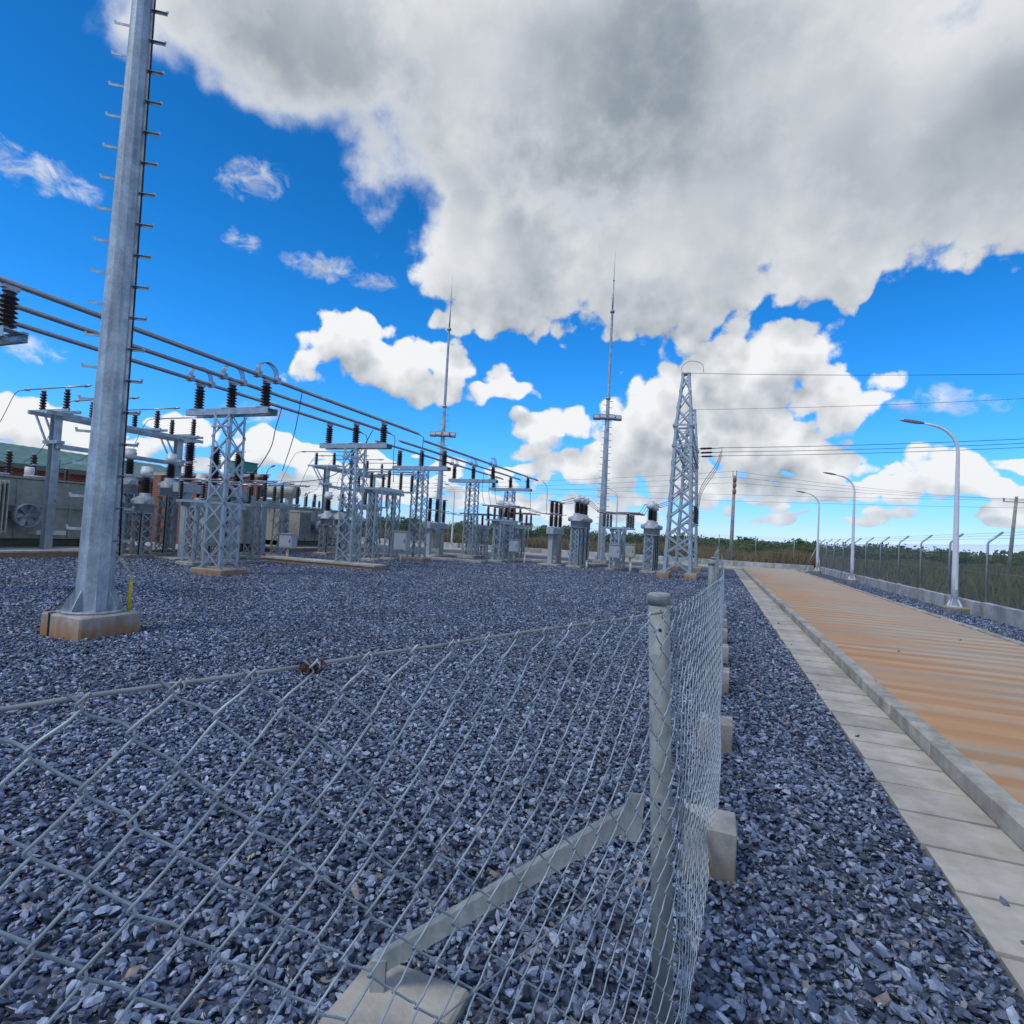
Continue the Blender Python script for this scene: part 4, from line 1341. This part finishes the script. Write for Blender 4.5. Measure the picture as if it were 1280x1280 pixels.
def power_transformer(x, y, label, L=4.6, W=1.9, zt=2.05, rads=(), fans=(), cy=0.0, cub=-1.0, by=0.0):
    """local +X faces the yard, local Y along the tank"""
    t = thing('power_transformer', label, 'transformer', (x, y, .2), group='oil filled power transformers')
    for sx in (-.6, .6):
        MB().bar((sx, -L * .46, .12), (sx, L * .46, .12), .16, .22).build('skid', TANKD, t)
    MB().box(-W / 2, W / 2, -L / 2, L / 2, .26, zt, bev=.03).build('tank', TANK, t)
    MB().box(-W / 2 - .07, W / 2 + .07, -L / 2 - .07, L / 2 + .07, zt + .003, zt + .06).build('lid', TANK, t)
    yy = -L / 2 + .25
    while yy < L / 2:
        MB().box(W / 2 + .002, W / 2 + .06, yy - .03, yy + .03, .30, zt - .06).build('stiffener', TANK, t)
        yy += .78
    MB().box(W / 2 + .004, W / 2 + .09, -L / 2 + .1, L / 2 - .1, 1.3, 1.36).build('stiffener', TANK, t)
    for (r0_, r1_) in rads:
        radiator(t, W / 2 + .25, W / 2 + .95, r0_, r1_, .45, zt - .15, 9)
        for zz in (.62, zt - .3):
            MB().tube([(W / 2 - .02, (r0_ + r1_) / 2, zz), (W / 2 + .35, (r0_ + r1_) / 2, zz)], .07, 10).build('oil_pipe', TANK, t)
    for fy in fans:
        fan(t, (W / 2 + .45, fy, 1.02), .37)
        MB().box(W / 2 + .062, W / 2 + .46, fy - .25, fy + .25, .9, 1.14).build('fan_bracket', TANKD, t)
    tail = 1
    # control cubicle on the side
    c = MB().box(W / 2 + .12, W / 2 + .50, cub - .4, cub + .4, .55, 1.65, bev=.02).build('control_cubicle', TANK, t)
    MB().box(W / 2 + .502, W / 2 + .515, cub - .33, cub + .33, .62, 1.58).build('door', TANK, c)
    MB().box(W / 2 + .12, W / 2 + .62, .75, 1.6, .42, .55).build('cable_tray', WHITE, t)
    # conservator on two stools
    if True:
        for sx in (-.45, .45):
            MB().box(sx - .12, sx + .12, cy - .16, cy + .16, zt + .05, zt + .55).build('stool', TANK, t)
        cn = MB().lathe([(.0, -.02), (.30, 0), (.36, .04), (.36, 1.9), (.30, 1.95), (.0, 1.97)], (-1.0, cy, zt + .85), 20, axis='x').build('conservator', TANK, t)
        MB().lathe([(.10, 0), (.10, .03)], (.98, cy, zt + .85), 14, axis='x').build('level_gauge', WHITE, cn)
        MB().tube([(0, cy - .3 * tail, zt + .6), (0, cy - .7 * tail, zt + .35), (0, cy - 1.1 * tail, zt + .2), (0, cy - 1.15 * tail, zt + .02)], .045, 8).build('oil_pipe', TANK, t)
    # bushings
    for k in (-1, 0, 1):
        insulator(t, (-.45, k * .72 + by, zt + .06), .85, .11, 8)
        insulator(t, (.5, k * .5 + by, zt + .06), .42, .085, 5)
        MB().lathe([(.12, 0), (.12, .05)], (-.45, k * .72 + by, zt + .061), 12).build('turret', TANK, t)
    MB().tube([(W / 2 - .2, -.9, zt + .05), (W / 2 - .2, -.9, zt + .6), (W / 2 + .1, -.9, zt + .95)], .035, 8).build('vent_pipe', WHITE, t)
    MB().lathe([(.13, 0), (.13, .35)], (W / 2 - .3, .9 * tail, zt + .06), 12).build('tap_changer_head', WHITE, t)
    for yy in (-1.2, -.4, .6):
        MB().tube([(W / 2, yy, zt + .10), (W / 2, yy + .6, zt + .10)], .03, 8).build('cable_pipe', WHITE, t)
    return t


def plinth(x0, x1, y0, y1, label, h=.2):
    t = thing('concrete_plinth', label, 'plinth', ((x0 + x1) / 2, (y0 + y1) / 2, 0), group='concrete plinths')
    w, l = (x1 - x0) / 2, (y1 - y0) / 2
    MB().box(-w, w, -l, l, -.1, h - .065, bev=.01).build('base', FOOT, t)
    MB().box(-w - .03, w + .03, -l - .03, l + .03, h - .062, h, bev=.01).build('coping', CONCL, t)
    return t


plinth(-25.5, -19.1, 6.0, 17.8, 'low concrete bund under the transformer next to the brick building')
plinth(-25.0, -19.3, 20.4, 29.0, 'low concrete bund under the transformer with the round conservator')
power_transformer(-22.0, 10.6, 'olive grey power transformer with round fan partly hidden by the big mast', L=7.4, zt=2.2, rads=((-2.4, -1.5), (-1.15, -.2)), fans=(.45, -2.9), cy=-.55, cub=3.0, by=1.6)
power_transformer(-21.9, 25.2, 'olive grey power transformer with round conservator tank beside the brick wall', L=5.4, zt=2.0, rads=((-2.5, -1.6), (.5, 1.5)), fans=(-.4,), cy=-1.75, cub=2.2, by=.6)
# the fan that faces the yard on the first transformer sits next to the frame post
t = thing('cable_trench', 'low concrete trench slab with stained sides lying on the gravel', 'trench', (-13.1, 16.15, 0))
MB().box(-2.4, 2.4, -.33, .33, -.1, .10).build('trench_wall', FOOT, t)
for i in range(8):
    MB().box(-2.43 + i * .6075 + .004, -2.43 + (i + 1) * .6075 - .004, -.37, .37, .103, .165, bev=.008).build('cover_slab', CONCL, t)
for (x, y, l, lb) in ((-13.5, 24.2, 3.2, 'long low trench cover running past the busbar lattice'), (-9.0, 29.6, 6.5, 'long low trench cover running behind the instrument transformers')):
    t = thing('cable_trench', lb, 'trench', (x, y, 0))
    n_ = int(l * 2 / .58)
    for i in range(n_):
        MB().box(-l + i * .58 + .004, -l + (i + 1) * .58 - .004, -.3, .3, -.02, .10, bev=.008).build('cover_slab', CONCL, t)

# small sand coloured marker frames and pipe stubs
for i, (x, y, h) in enumerate(((-18.7, 12.9, .5), (-18.7, 13.25, .5), (-15.4, 13.2, 1.3), (-14.4, 24.6, 1.0), (-3.5, 24.8, .5), (-8.9, 26.1, .4), (-5.6, 25.4, .4))):
    t = thing('pipe_stub', 'sand coloured pipe stub ' + ('beside the bund by the tall isolator', 'beside its twin at the bund corner', 'tall, beside the breaker footing', 'beside the breaker beyond the pipes', 'at the foot of the gantry row', 'beside the middle control box', 'beside the row by the mast')[i], 'pipe', (x, y, 0), group='sand coloured pipe stubs')
    MB().tube([(0, 0, -.1), (0, 0, h)], .05, 10).build('pipe', SAND, t)
    MB().tube([(0, 0, h - .05), (0, 0, h + .01)], .057, 10).build('socket', SAND, t)

# ------------------------------------------------------------------ tall isolator frame on the left
def isolator_frame(DY, label):
    t = thing('isolator_frame', label, 'isolator', (-19.75, DY, 0), group='tall isolator frames')
    PZ = 4.6
    for y in (11.25, 15.5):
        MB().box(-.105, .105, y - .012, y + .012, .2, PZ - .12).build('post', GALV, t)
        MB().box(-.12, -.107, y - .11, y + .11, .2, PZ - .12).build('post_flange', GALV, t)
        MB().box(.107, .12, y - .11, y + .11, .2, PZ - .12).build('post_flange', GALV, t)
        for sy in (-1, 1):
            MB().bar((-1.15, y + sy * .16, PZ - .05), (.85, y + sy * .16, PZ - .05), .06, .09).build('cross_arm', GALV, t)
            MB().bar((-.85, y + sy * .13, PZ - .1), (-.12, y + sy * .13, PZ - 1.15), .05, .05).build('knee_brace', GALV, t)
        MB().bar((-.42, y, 3.58), (.30, y, 3.58), .22, .10).build('bracket', GALV, t)
    for xx in (-.42, .42):
        MB().bar((xx, 10.7, PZ - .16), (xx, 16.2, PZ - .16), .08, .12).build('long_beam', GALV, t)
    MB().bar((.2, 11.2, 3.45), (.2, 15.6, 3.45), .12, .14).build('long_beam', GALV, t)
    MB().bar((.16, 11.3, 1.75), (.16, 15.4, 1.75), .05, .05).build('drive_rod', GALV, t)
    for y in (11.25, 12.75, 14.25, 15.75):
        if y > 11.3:
            for sy in (-1, 1):
                MB().bar((-1.05, y + sy * .12, PZ - .05), (.8, y + sy * .12, PZ - .05), .06, .08).build('cross_arm', GALV, t)
        for xx in (-.75, .42):
            insulator(t, (xx, y, PZ), .62, .10, 6)
        MB().tube([(-1.45, y, PZ + .73), (1.15, y, PZ + .73)], .024, 8).build('contact_arm', PIPE, t)
        for xx, d in ((-1.45, -1), (1.15, 1)):
            MB().tube([(xx, y, PZ + .73), (xx + d * .12, y, PZ + .73), (xx + d * .38, y, PZ + .73)], [.024, .05, .02], 8).build('terminal', PIPE, t)
        cable_thing('jumper', 'thin jumper arching from the isolator arm to the transformer ' + ('behind the big mast' if DY < 5 else 'with the round conservator'), [(-21.55, y + DY, PZ + .73), (-21.9, y + DY - .05, PZ + .6), (-22.3, y + DY - .1, PZ - .1), (-22.6, y + DY - .3, 3.5), (-22.9, y * .7 + 3.2 + DY, 3.05)], .011, group='jumpers on the isolator frames')


isolator_frame(0.0, 'tall steel isolator frame of two posts partly behind the big mast')
isolator_frame(13.0, 'tall steel isolator frame in front of the transformer with the round conservator')

# ------------------------------------------------------------------ brick control building and blast wall
t = thing('control_building', 'long red brick control building with a green metal roof', 'building', (-27.0, 9.5, 0))
Lb = 13.0
MB().box(-7, 0, -Lb, Lb, -.1, 3.28).build('wall', BRICK, t)
rf = MB()
n_ = 130
vs, fs = [], []
for i in range(n_ + 1):
    y = -Lb - .4 + (2 * Lb + .8) * i / n_
    dz = .02 if i % 2 else 0
    vs += [(.55, y, 3.22 + dz), (-3.5, y, 4.32 + dz), (-7.5, y, 3.22 + dz), (.55, y, 3.17 + dz), (-3.5, y, 4.27 + dz), (-7.5, y, 3.17 + dz)]
for i in range(n_):
    a, b = i * 6, (i + 1) * 6
    fs += [(a, b, b + 1, a + 1), (a + 1, b + 1, b + 2, a + 2), (a + 4, b + 4, b + 3, a + 3), (a + 5, b + 5, b + 4, a + 4), (a + 3, b + 3, b, a), (a + 2, b + 2, b + 5, a + 5)]
fs += [(0, 1, 4, 3), (1, 2, 5, 4)]
rf.add(vs, fs)
rfo = rf.build('roof', ROOF, t)
MB().box(.56, .60, -Lb - .4, Lb + .4, 3.02, 3.20).build('gutter', TANKD, rfo)
for y in np.arange(-11.5, 12.5, 3.0):
    w = MB().box(.005, .03, y - .65, y + .65, 1.2, 2.5).build('window', DOORM, t)
    MB().box(.032, .05, y - .03, y + .03, 1.2, 2.5).build('frame', WHITE, w)
    MB().box(.004, .08, y - .75, y + .75, 1.10, 1.19).build('sill', CONCL, w)

t = thing('blast_wall', 'red brick blast wall with pale coping between the transformers', 'wall', (-19.0, 19.1, 0))
MB().box(-6.4, 0, -.18, .18, -.1, 3.35).build('wall', BRICK, t)
MB().box(-6.5, .08, -.26, .26, 3.353, 3.47).build('coping', CONCL, t)
for x in (-.25, -3.2, -6.2):
    MB().box(x - .25, x + .25, -.30, -.182, -.1, 3.34).build('pier', BRICK, t)
t = thing('switch_kiosk', 'dark grey steel kiosk with teal roof standing by the brick wall', 'kiosk', (-19.9, 18.05, 0))
MB().box(-.55, .55, -.5, .5, 0, 2.05, bev=.01).build('body', DOORM, t)
MB().box(-.48, .48, -.515, -.502, .12, 1.95).build('door', DOORM, t)
MB().box(.36, .40, -.535, -.517, .95, 1.15).build('handle', BLACK, t)
MB().box(-.6, .6, -.58, .55, 2.053, 2.12).build('hood', CONCL, t)
t = thing('roof_canopy', 'small teal sheet metal canopy above the brick wall', 'canopy', (-21.6, 20.3, 0))
MB().box(-.52, .52, -.5, .5, 3.62, 4.16).build('fascia', TEAL, t)
MB().box(-.56, .56, -.54, .54, 4.163, 4.20).build('sheet', TEAL, t)
for x in (-.45, .45):
    MB().box(x - .05, x + .05, -.05, .05, 0, 3.615).build('post', GALV, t)

# ------------------------------------------------------------------ boundary wall, fence and lamps along the road
WX, WY = 6.3, 41.3


def plinth_wall(name, label, p, q, th=.16, h=.40, step=2.35):
    t = thing(name, label, 'wall', (p[0], p[1], 0), math.atan2(q[1] - p[1], q[0] - p[0]))
    L_ = math.dist(p, q)
    n_ = int(L_ / step)
    for i in range(n_):
        a, b = i * step, (i + 1) * step
        MB().box(a + .11, b - .11, -th / 2, th / 2, -.1, h + fr.uniform(-.012, .012), bev=.012).build('wall_panel', WALLM, t)
        MB().box(a - .105, a + .105, -th / 2 - .01, th / 2 + .01, -.1, h + .015, bev=.012).build('pier', CONC, t)
    return t


plinth_wall('plinth_wall', 'low pale concrete plinth wall under the fence along the road', (WX, -6.6), (WX, WY - .1))
plinth_wall('plinth_wall', 'low pale concrete plinth wall closing the far end of the yard', (WX - .3, WY), (-47, WY))


def boundary_fence(label, p, q, n_posts, first, out, wires=True):
    d = Vector((q[0] - p[0], q[1] - p[1], 0)).normalized()
    o_ = Vector(out)
    t = thing('boundary_fence', label, 'fence', (p[0], p[1], 0))
    L_ = math.dist(p, q)
    key = ('bpost', out)
    pos = [first + 2.35 * i for i in range(n_posts)]
    for u in pos:
        b = d * u
        tl = Vector((fr.uniform(-.02, .02), fr.uniform(-.02, .02), 0))
        mb = MB().tube([b + Vector((0, 0, .3)), b + tl + Vector((0, 0, 1.86)), b + tl + o_ * .03 + Vector((0, 0, 1.93)), b + tl + o_ * .30 + Vector((0, 0, 2.17))], .027, 8)
        mb.build('post', GALV, t)
    mb = MB()
    sp = .075
    zb, zt = .40, 1.84
    hh = zt - zb
    m_ = int(L_ / sp)
    for i in range(m_):
        u = i * sp
        for s_ in (-1, 1):
            a = d * u + o_ * (.03 + s_ * .003) + Vector((0, 0, zb))
            u2 = u + s_ * hh
            c = d * min(max(u2, 0), L_) + o_ * (.03 + s_ * .003)
            f_ = abs((min(max(u2, 0), L_) - u)) / hh
            mb.tube([a, c + Vector((0, 0, zb + hh * f_))], .0017, 3, cap=False, smooth=False)
    o = mb.build('chain_link_mesh', WIREM, t)
    o['kind'] = 'stuff'
    for k, (oo, zz) in enumerate(((.03, 1.84), (.03, 1.15), (.10, 2.0), (.19, 2.08), (.28, 2.155))):
        pts = [d * (pos[0] + (pos[-1] - pos[0]) * i / 40) + o_ * oo + Vector((0, 0, zz + (0 if i % 2 else -.008))) for i in range(41)]
        MB().tube(pts, .004 if k > 1 else .003, 4).build('barbed_wire' if k > 1 else 'line_wire', GALV, t)
    return t


boundary_fence('tall mesh fence with outward cranked posts running along the road', (WX, -6.6), (WX, WY - .3), 21, .05, (1, 0, 0))
boundary_fence('tall mesh fence with outward cranked posts closing the far end', (WX - .2, WY), (-47, WY), 22, 1.2, (0, 1, 0))
# corner stay posts
t = thing('corner_stay', 'leaning stay tubes at the corner of the tall mesh fence', 'stay', (6.1, 40.9, 0))
MB().tube([(.12, .0, .2), (.15, .2, 2.1)], .03, 8).build('post', GALV, t)
MB().tube([(-.55, .1, .1), (.12, .1, 1.7)], .024, 8).build('stay', GALV, t)
MB().tube([(.15, -1.2, .1), (.15, .05, 1.7)], .024, 8).build('stay', GALV, t)


def street_lamp(x, y, label, H=5.05, arm=0.98, z0=.08, ang=0.0, base=True, group='white road lamps with curved arms'):
    t = thing('street_lamp', label, 'street lamp', (x, y, z0), ang, group=group)
    if base:
        MB().box(-.28, .28, -.28, .28, -.1, .10, bev=.02).build('footing', FOOTG, t)
    MB().box(-.14, .14, -.14, .14, .10, .125).build('base_plate', LAMPW, t)
    for k in range(4):
        a = k * math.pi / 2 + .78
        MB().bar((.07 * math.cos(a), .07 * math.sin(a), .30), (.16 * math.cos(a), .16 * math.sin(a), .13), .01, .05).build('gusset', LAMPW, t)
    hs = H - .85
    pts = [(0, 0, .12), (0, 0, 1.0), (0, 0, hs)]
    rs = [.085, .075, .042]
    for i in range(1, 9):
        a = (math.pi / 2 - .26) * i / 8
        pts.append((-.75 * (1 - math.cos(a)), 0, hs + .78 * math.sin(a)))
        rs.append(.042 - .001 * i)
    e = pts[-1]
    d = Vector((-math.cos(.26), 0, math.sin(.26)))
    pts.append(tuple(Vector(e) + d * (arm - .75)))
    rs.append(.03)
    MB().tube(pts, rs, 12).build('pole', LAMPW, t)
    # door in the shaft
    MB().box(-.03, .03, -.092, -.078, .55, .85).build('access_door', LAMPW, t)
    hd = MB()
    prof = [(0, .035, .02), (.08, .07, .035), (.30, .095, .04), (.50, .07, .03), (.56, .03, .015)]
    vs, fs = [], []
    for (u, w, h) in prof:
        vs += [(-u, -w, -h * .6), (-u, w, -h * .6), (-u, w * .7, h), (-u, -w * .7, h)]
    for i in range(len(prof) - 1):
        for j in range(4):
            a, b = i * 4 + j, i * 4 + (j + 1) % 4
            fs.append((a, b, b + 4, a + 4))
    fs += [(3, 2, 1, 0), tuple(range(len(vs) - 4, len(vs)))]
    hd.add(vs, fs)
    ho = hd.build('lamp_head', HEADM, t)
    ho.location = pts[-1]
    ho.rotation_euler = (0, .2, 0)
    MB().box(-.42, -.12, -.06, .06, -.034, -.026).build('lens', GLASS, ho)
    return t


street_lamp(5.98, 17.9, 'white road lamp with curved arm on a concrete block by the cranked fence post')
street_lamp(6.02, 29.9, 'white road lamp with curved arm standing midway along the mesh fence')
street_lamp(6.0, 39.3, 'white road lamp with curved arm at the fence corner with stays', H=5.0)
street_lamp(-6.9, 40.6, 'slim lamp post with dark head behind the floodlit mast', H=5.2, arm=.9, z0=0, ang=R(-20), base=False, group='far lamp posts')
street_lamp(-20.2, 40.6, 'slim lamp post with dark head behind the busbar pipes', H=5.2, arm=.9, z0=0, ang=R(-20), base=False, group='far lamp posts')
street_lamp(-30.6, 31.0, 'slim lamp post with dark head rising beside the teal canopy', H=5.3, arm=.9, z0=0, ang=R(160), base=False, group='far lamp posts')

# utility poles and their wires
t = thing('utility_pole', 'pale concrete utility pole at the far wall with brown fittings on top', 'utility pole', (1.0, 41.9, 0))
MB().tube([(0, 0, -.1), (.06, 0, 6.4)], [.15, .085], 12).build('pole', CONC, t)
for z in (5.1, 5.55, 5.95):
    MB().lathe([(.11, 0), (.13, .05), (.13, .25), (.08, .33)], (.05 + .02, -.05, z), 12).build('fitting', WOOD, t)
for dx in (-.12, .12):
    MB().tube([(.06 + dx, 0, 6.3), (.06 + dx, 0, 6.75)], .018, 6).build('pin', RUST, t)
t = thing('utility_pole', 'leaning grey utility pole with short crossarm out in the field', 'utility pole', (23.8, 60, 0))
MB().tube([(0, 0, -.1), (.5, 0, 7.0)], [.17, .11], 10).build('pole', CONC, t)
MB().bar((-.45, 0, 6.55), (1.35, 0, 6.5), .08, .09).build('crossarm', GALV, t)
for dx in (-.38, .45, 1.25):
    insulator(t, (dx, 0, 6.6), .22, .06, 3)
for i, (dx, za, zb) in enumerate(((-.5, 6.8, 6.7), (.45, 6.8, 6.3), (1.4, 6.8, 5.9))):
    cable_thing('field_wire', 'overhead wire running from the grey pole to the concrete pole', [(23.8 + dx, 60, za), (1.06, 41.9, zb)], .009, n=16, sag=.25, group='field wires to the concrete pole')
    cable_thing('field_wire', 'overhead wire running on from the grey pole over the field', [(23.8 + dx, 60, za), (60 + dx, 70, 7.6)], .009, n=16, sag=.4, group='field wires over the field')
    cable_thing('field_wire', 'overhead wire running from the concrete pole past the switchyard', [(1.06, 41.9, zb), (-60, 52, 6.6 - .4 * i)], .009, n=16, sag=.9, group='field wires past the switchyard')
for i, (z0, z1) in enumerate(((7.4, 7.8), (6.9, 7.2))):
    cable_thing('field_wire', 'long overhead wire crossing the sky behind the lamps', [(-50, 58 + i, z0), (70, 58 + i, z1)], .011, n=30, sag=1.2, group='long field wires')

# ------------------------------------------------------------------ vegetation outside the wall


def blades(name, label, n, fx, hmin, hmax, w, m, seed):
    rg = np.random.default_rng(seed)
    x, y = fx(rg, n)
    n = len(x)
    h = rg.uniform(hmin, hmax, n) * (0.75 + 0.35 * np.sin(x * .7 + 2 * np.sin(y * .35)) * np.sin(y * .55))
    a = rg.uniform(0, 6.283, n)
    ww = w * rg.uniform(.6, 1.5, n)
    lx, ly = rg.normal(0, .16, n) * h, rg.normal(0, .16, n) * h
    base = np.stack([x, y, np.full(n, -.08)], 1)
    dx = np.stack([np.cos(a) * ww, np.sin(a) * ww, np.zeros(n)], 1)
    tip = base + np.stack([lx, ly, h], 1)
    mid = base + np.stack([lx * .35, ly * .35, h * .55], 1)
    V = np.stack([base - dx, base + dx, mid + dx * .8, tip, mid - dx * .8], 1).reshape(-1, 3)
    me = bpy.data.meshes.new(name)
    me.vertices.add(len(V))
    me.vertices.foreach_set('co', V.astype(np.float32).ravel())
    i5 = (np.arange(n) * 5)[:, None]
    loops = (i5 + np.array([[0, 1, 2, 3, 4]])).ravel()
    me.loops.add(len(loops))
    me.loops.foreach_set('vertex_index', loops.astype(np.int32))
    me.polygons.add(n)
    me.polygons.foreach_set('loop_start', (np.arange(n) * 5).astype(np.int32))
    me.update()
    me.validate()
    me.materials.append(m)
    o = bpy.data.objects.new(name, me)
    COL.objects.link(o)
    return tag(o, label, 'grass', kind='stuff')


def f_far(rg, n):
    x = rg.uniform(-75, 9, n)
    y = WY + 1.0 + 26 * rg.random(n) ** 1.5
    return x, y


def f_right(rg, n):
    y = rg.uniform(2, 95, n)
    x = WX + .5 + (8 + y * .75) * rg.random(n) ** 1.35
    return x, y


blades('reed_grass', 'tall brown reed grass beyond the far wall', 75000, f_far, .75, 1.55, .035, REED, 3)
blades('tall_grass', 'tall dark green grass in the field beyond the road fence', 110000, f_right, .45, 1.15, .035, GRASSM, 4)


def crown_mesh(seed, n, rx, rz, leaf, m):
    """ragged crown of leaf cards gathered in clumps"""
    rg = np.random.default_rng(seed)
    k = 16
    cl = rg.normal(0, 1, (k, 3))
    cl /= np.linalg.norm(cl, axis=1)[:, None]
    cl *= rg.uniform(.35, .85, (k, 1))
    cr = rg.uniform(.22, .42, k)
    ci = rg.integers(0, k, n)
    p = rg.normal(0, 1, (n, 3))
    p /= np.linalg.norm(p, axis=1)[:, None]
    c = cl[ci] + p * (cr[ci] * rg.random(n) ** .4)[:, None]
    c *= np.array([rx, rx, rz])
    c[:, 2] += rz * .95
    c[:, 2] = np.maximum(c[:, 2], .05)
    u = rg.normal(0, 1, (n, 3)); u /= np.linalg.norm(u, axis=1)[:, None]
    v = np.cross(u, rg.normal(0, 1, (n, 3))); v /= np.linalg.norm(v, axis=1)[:, None]
    s_ = leaf * rg.uniform(.6, 1.3, (n, 1))
    V = np.stack([c - u * s_, c + v * s_ * .5, c + u * s_, c - v * s_ * .5], 1).reshape(-1, 3)
    return V


def mesh_quads(name, V, m):
    me = bpy.data.meshes.new(name)
    n = len(V) // 4
    me.vertices.add(len(V))
    me.vertices.foreach_set('co', V.astype(np.float32).ravel())
    me.loops.add(n * 4)
    me.loops.foreach_set('vertex_index', np.arange(n * 4, dtype=np.int32))
    me.polygons.add(n)
    me.polygons.foreach_set('loop_start', (np.arange(n) * 4).astype(np.int32))
    me.update()
    me.validate()
    me.materials.append(m)
    return me


CR = [mesh_quads('crown', crown_mesh(50 + i, 1900, 1.0, .62, .05, None), LEAFA if i % 2 else LEAFB) for i in range(5)]
tr = random.Random(21)
TRK = MB().tube([(0, 0, -.1), (.02, 0, .5), (-.02, .03, 1.0)], [.09, .06, .03], 8)
for s_ in range(3):
    a = s_ * 2.1
    TRK.tube([(0, 0, .4), (.28 * math.cos(a), .28 * math.sin(a), .9)], [.04, .015], 6)
TRKM = TRK.mesh('trunk', WOOD)


def bush(x, y, w, h, label, group):
    t = thing('bush_tree', label, 'tree', (x, y, 0), tr.uniform(0, 6), group=group)
    inst(TRKM, 'trunk', t, (0, 0, 0), (w * .6, w * .6, h * .7))
    inst(tr.choice(CR), 'crown', t, (0, 0, h * .12), (w, w, h * .62))


for i in range(34):
    a = R(-43 + 40 * i / 33 + tr.uniform(-.6, .6))
    d = tr.uniform(68, 82)
    bush(d * math.sin(a), d * math.cos(a), tr.uniform(1.7, 3.2), tr.uniform(2.6, 3.7), 'round green bush tree in the row beyond the brown reeds', 'bush trees beyond the reeds')
for i in range(26):
    a = R(-1 + 30 * i / 25 + tr.uniform(-.5, .5))
    d = tr.uniform(75, 100) + i * 1.2
    bush(d * math.sin(a), d * math.cos(a), tr.uniform(2.0, 3.8), tr.uniform(2.0, 2.9), 'dark green bush tree along the edge of the grass field', 'bush trees along the field')
# far scrub that reads as one belt
rg_ = np.random.default_rng(9)
parts_ = []
for i in range(260):
    a = R(rg_.uniform(-78, 40))
    d = rg_.uniform(130, 260)
    V = crown_mesh(400 + i, 330, rg_.uniform(5, 10), rg_.uniform(1.3, 2.4), .42, None)
    parts_.append(V + np.array([d * math.sin(a), d * math.cos(a), -.3]))
o = bpy.data.objects.new('distant_scrub', mesh_quads('distant_scrub', np.concatenate(parts_), LEAFB))
COL.objects.link(o)
tag(o, 'distant belt of green scrub along the horizon', 'scrub', kind='stuff')


def hillf(x, y):
    h = 4 + 3 * math.sin(x * .0041 + 1.0) + 2.5 * math.sin(x * .011 + .4)
    h += 9 * math.exp(-((x - 10) / 45) ** 2) + 6 * math.exp(-((x + 60) / 40) ** 2)
    return h * math.exp(-((y - 1500) / 160) ** 2)


sheet('hills', -1450, 1450, 1150, 1850, -.5, LEAFB, 145, 20, hillf)
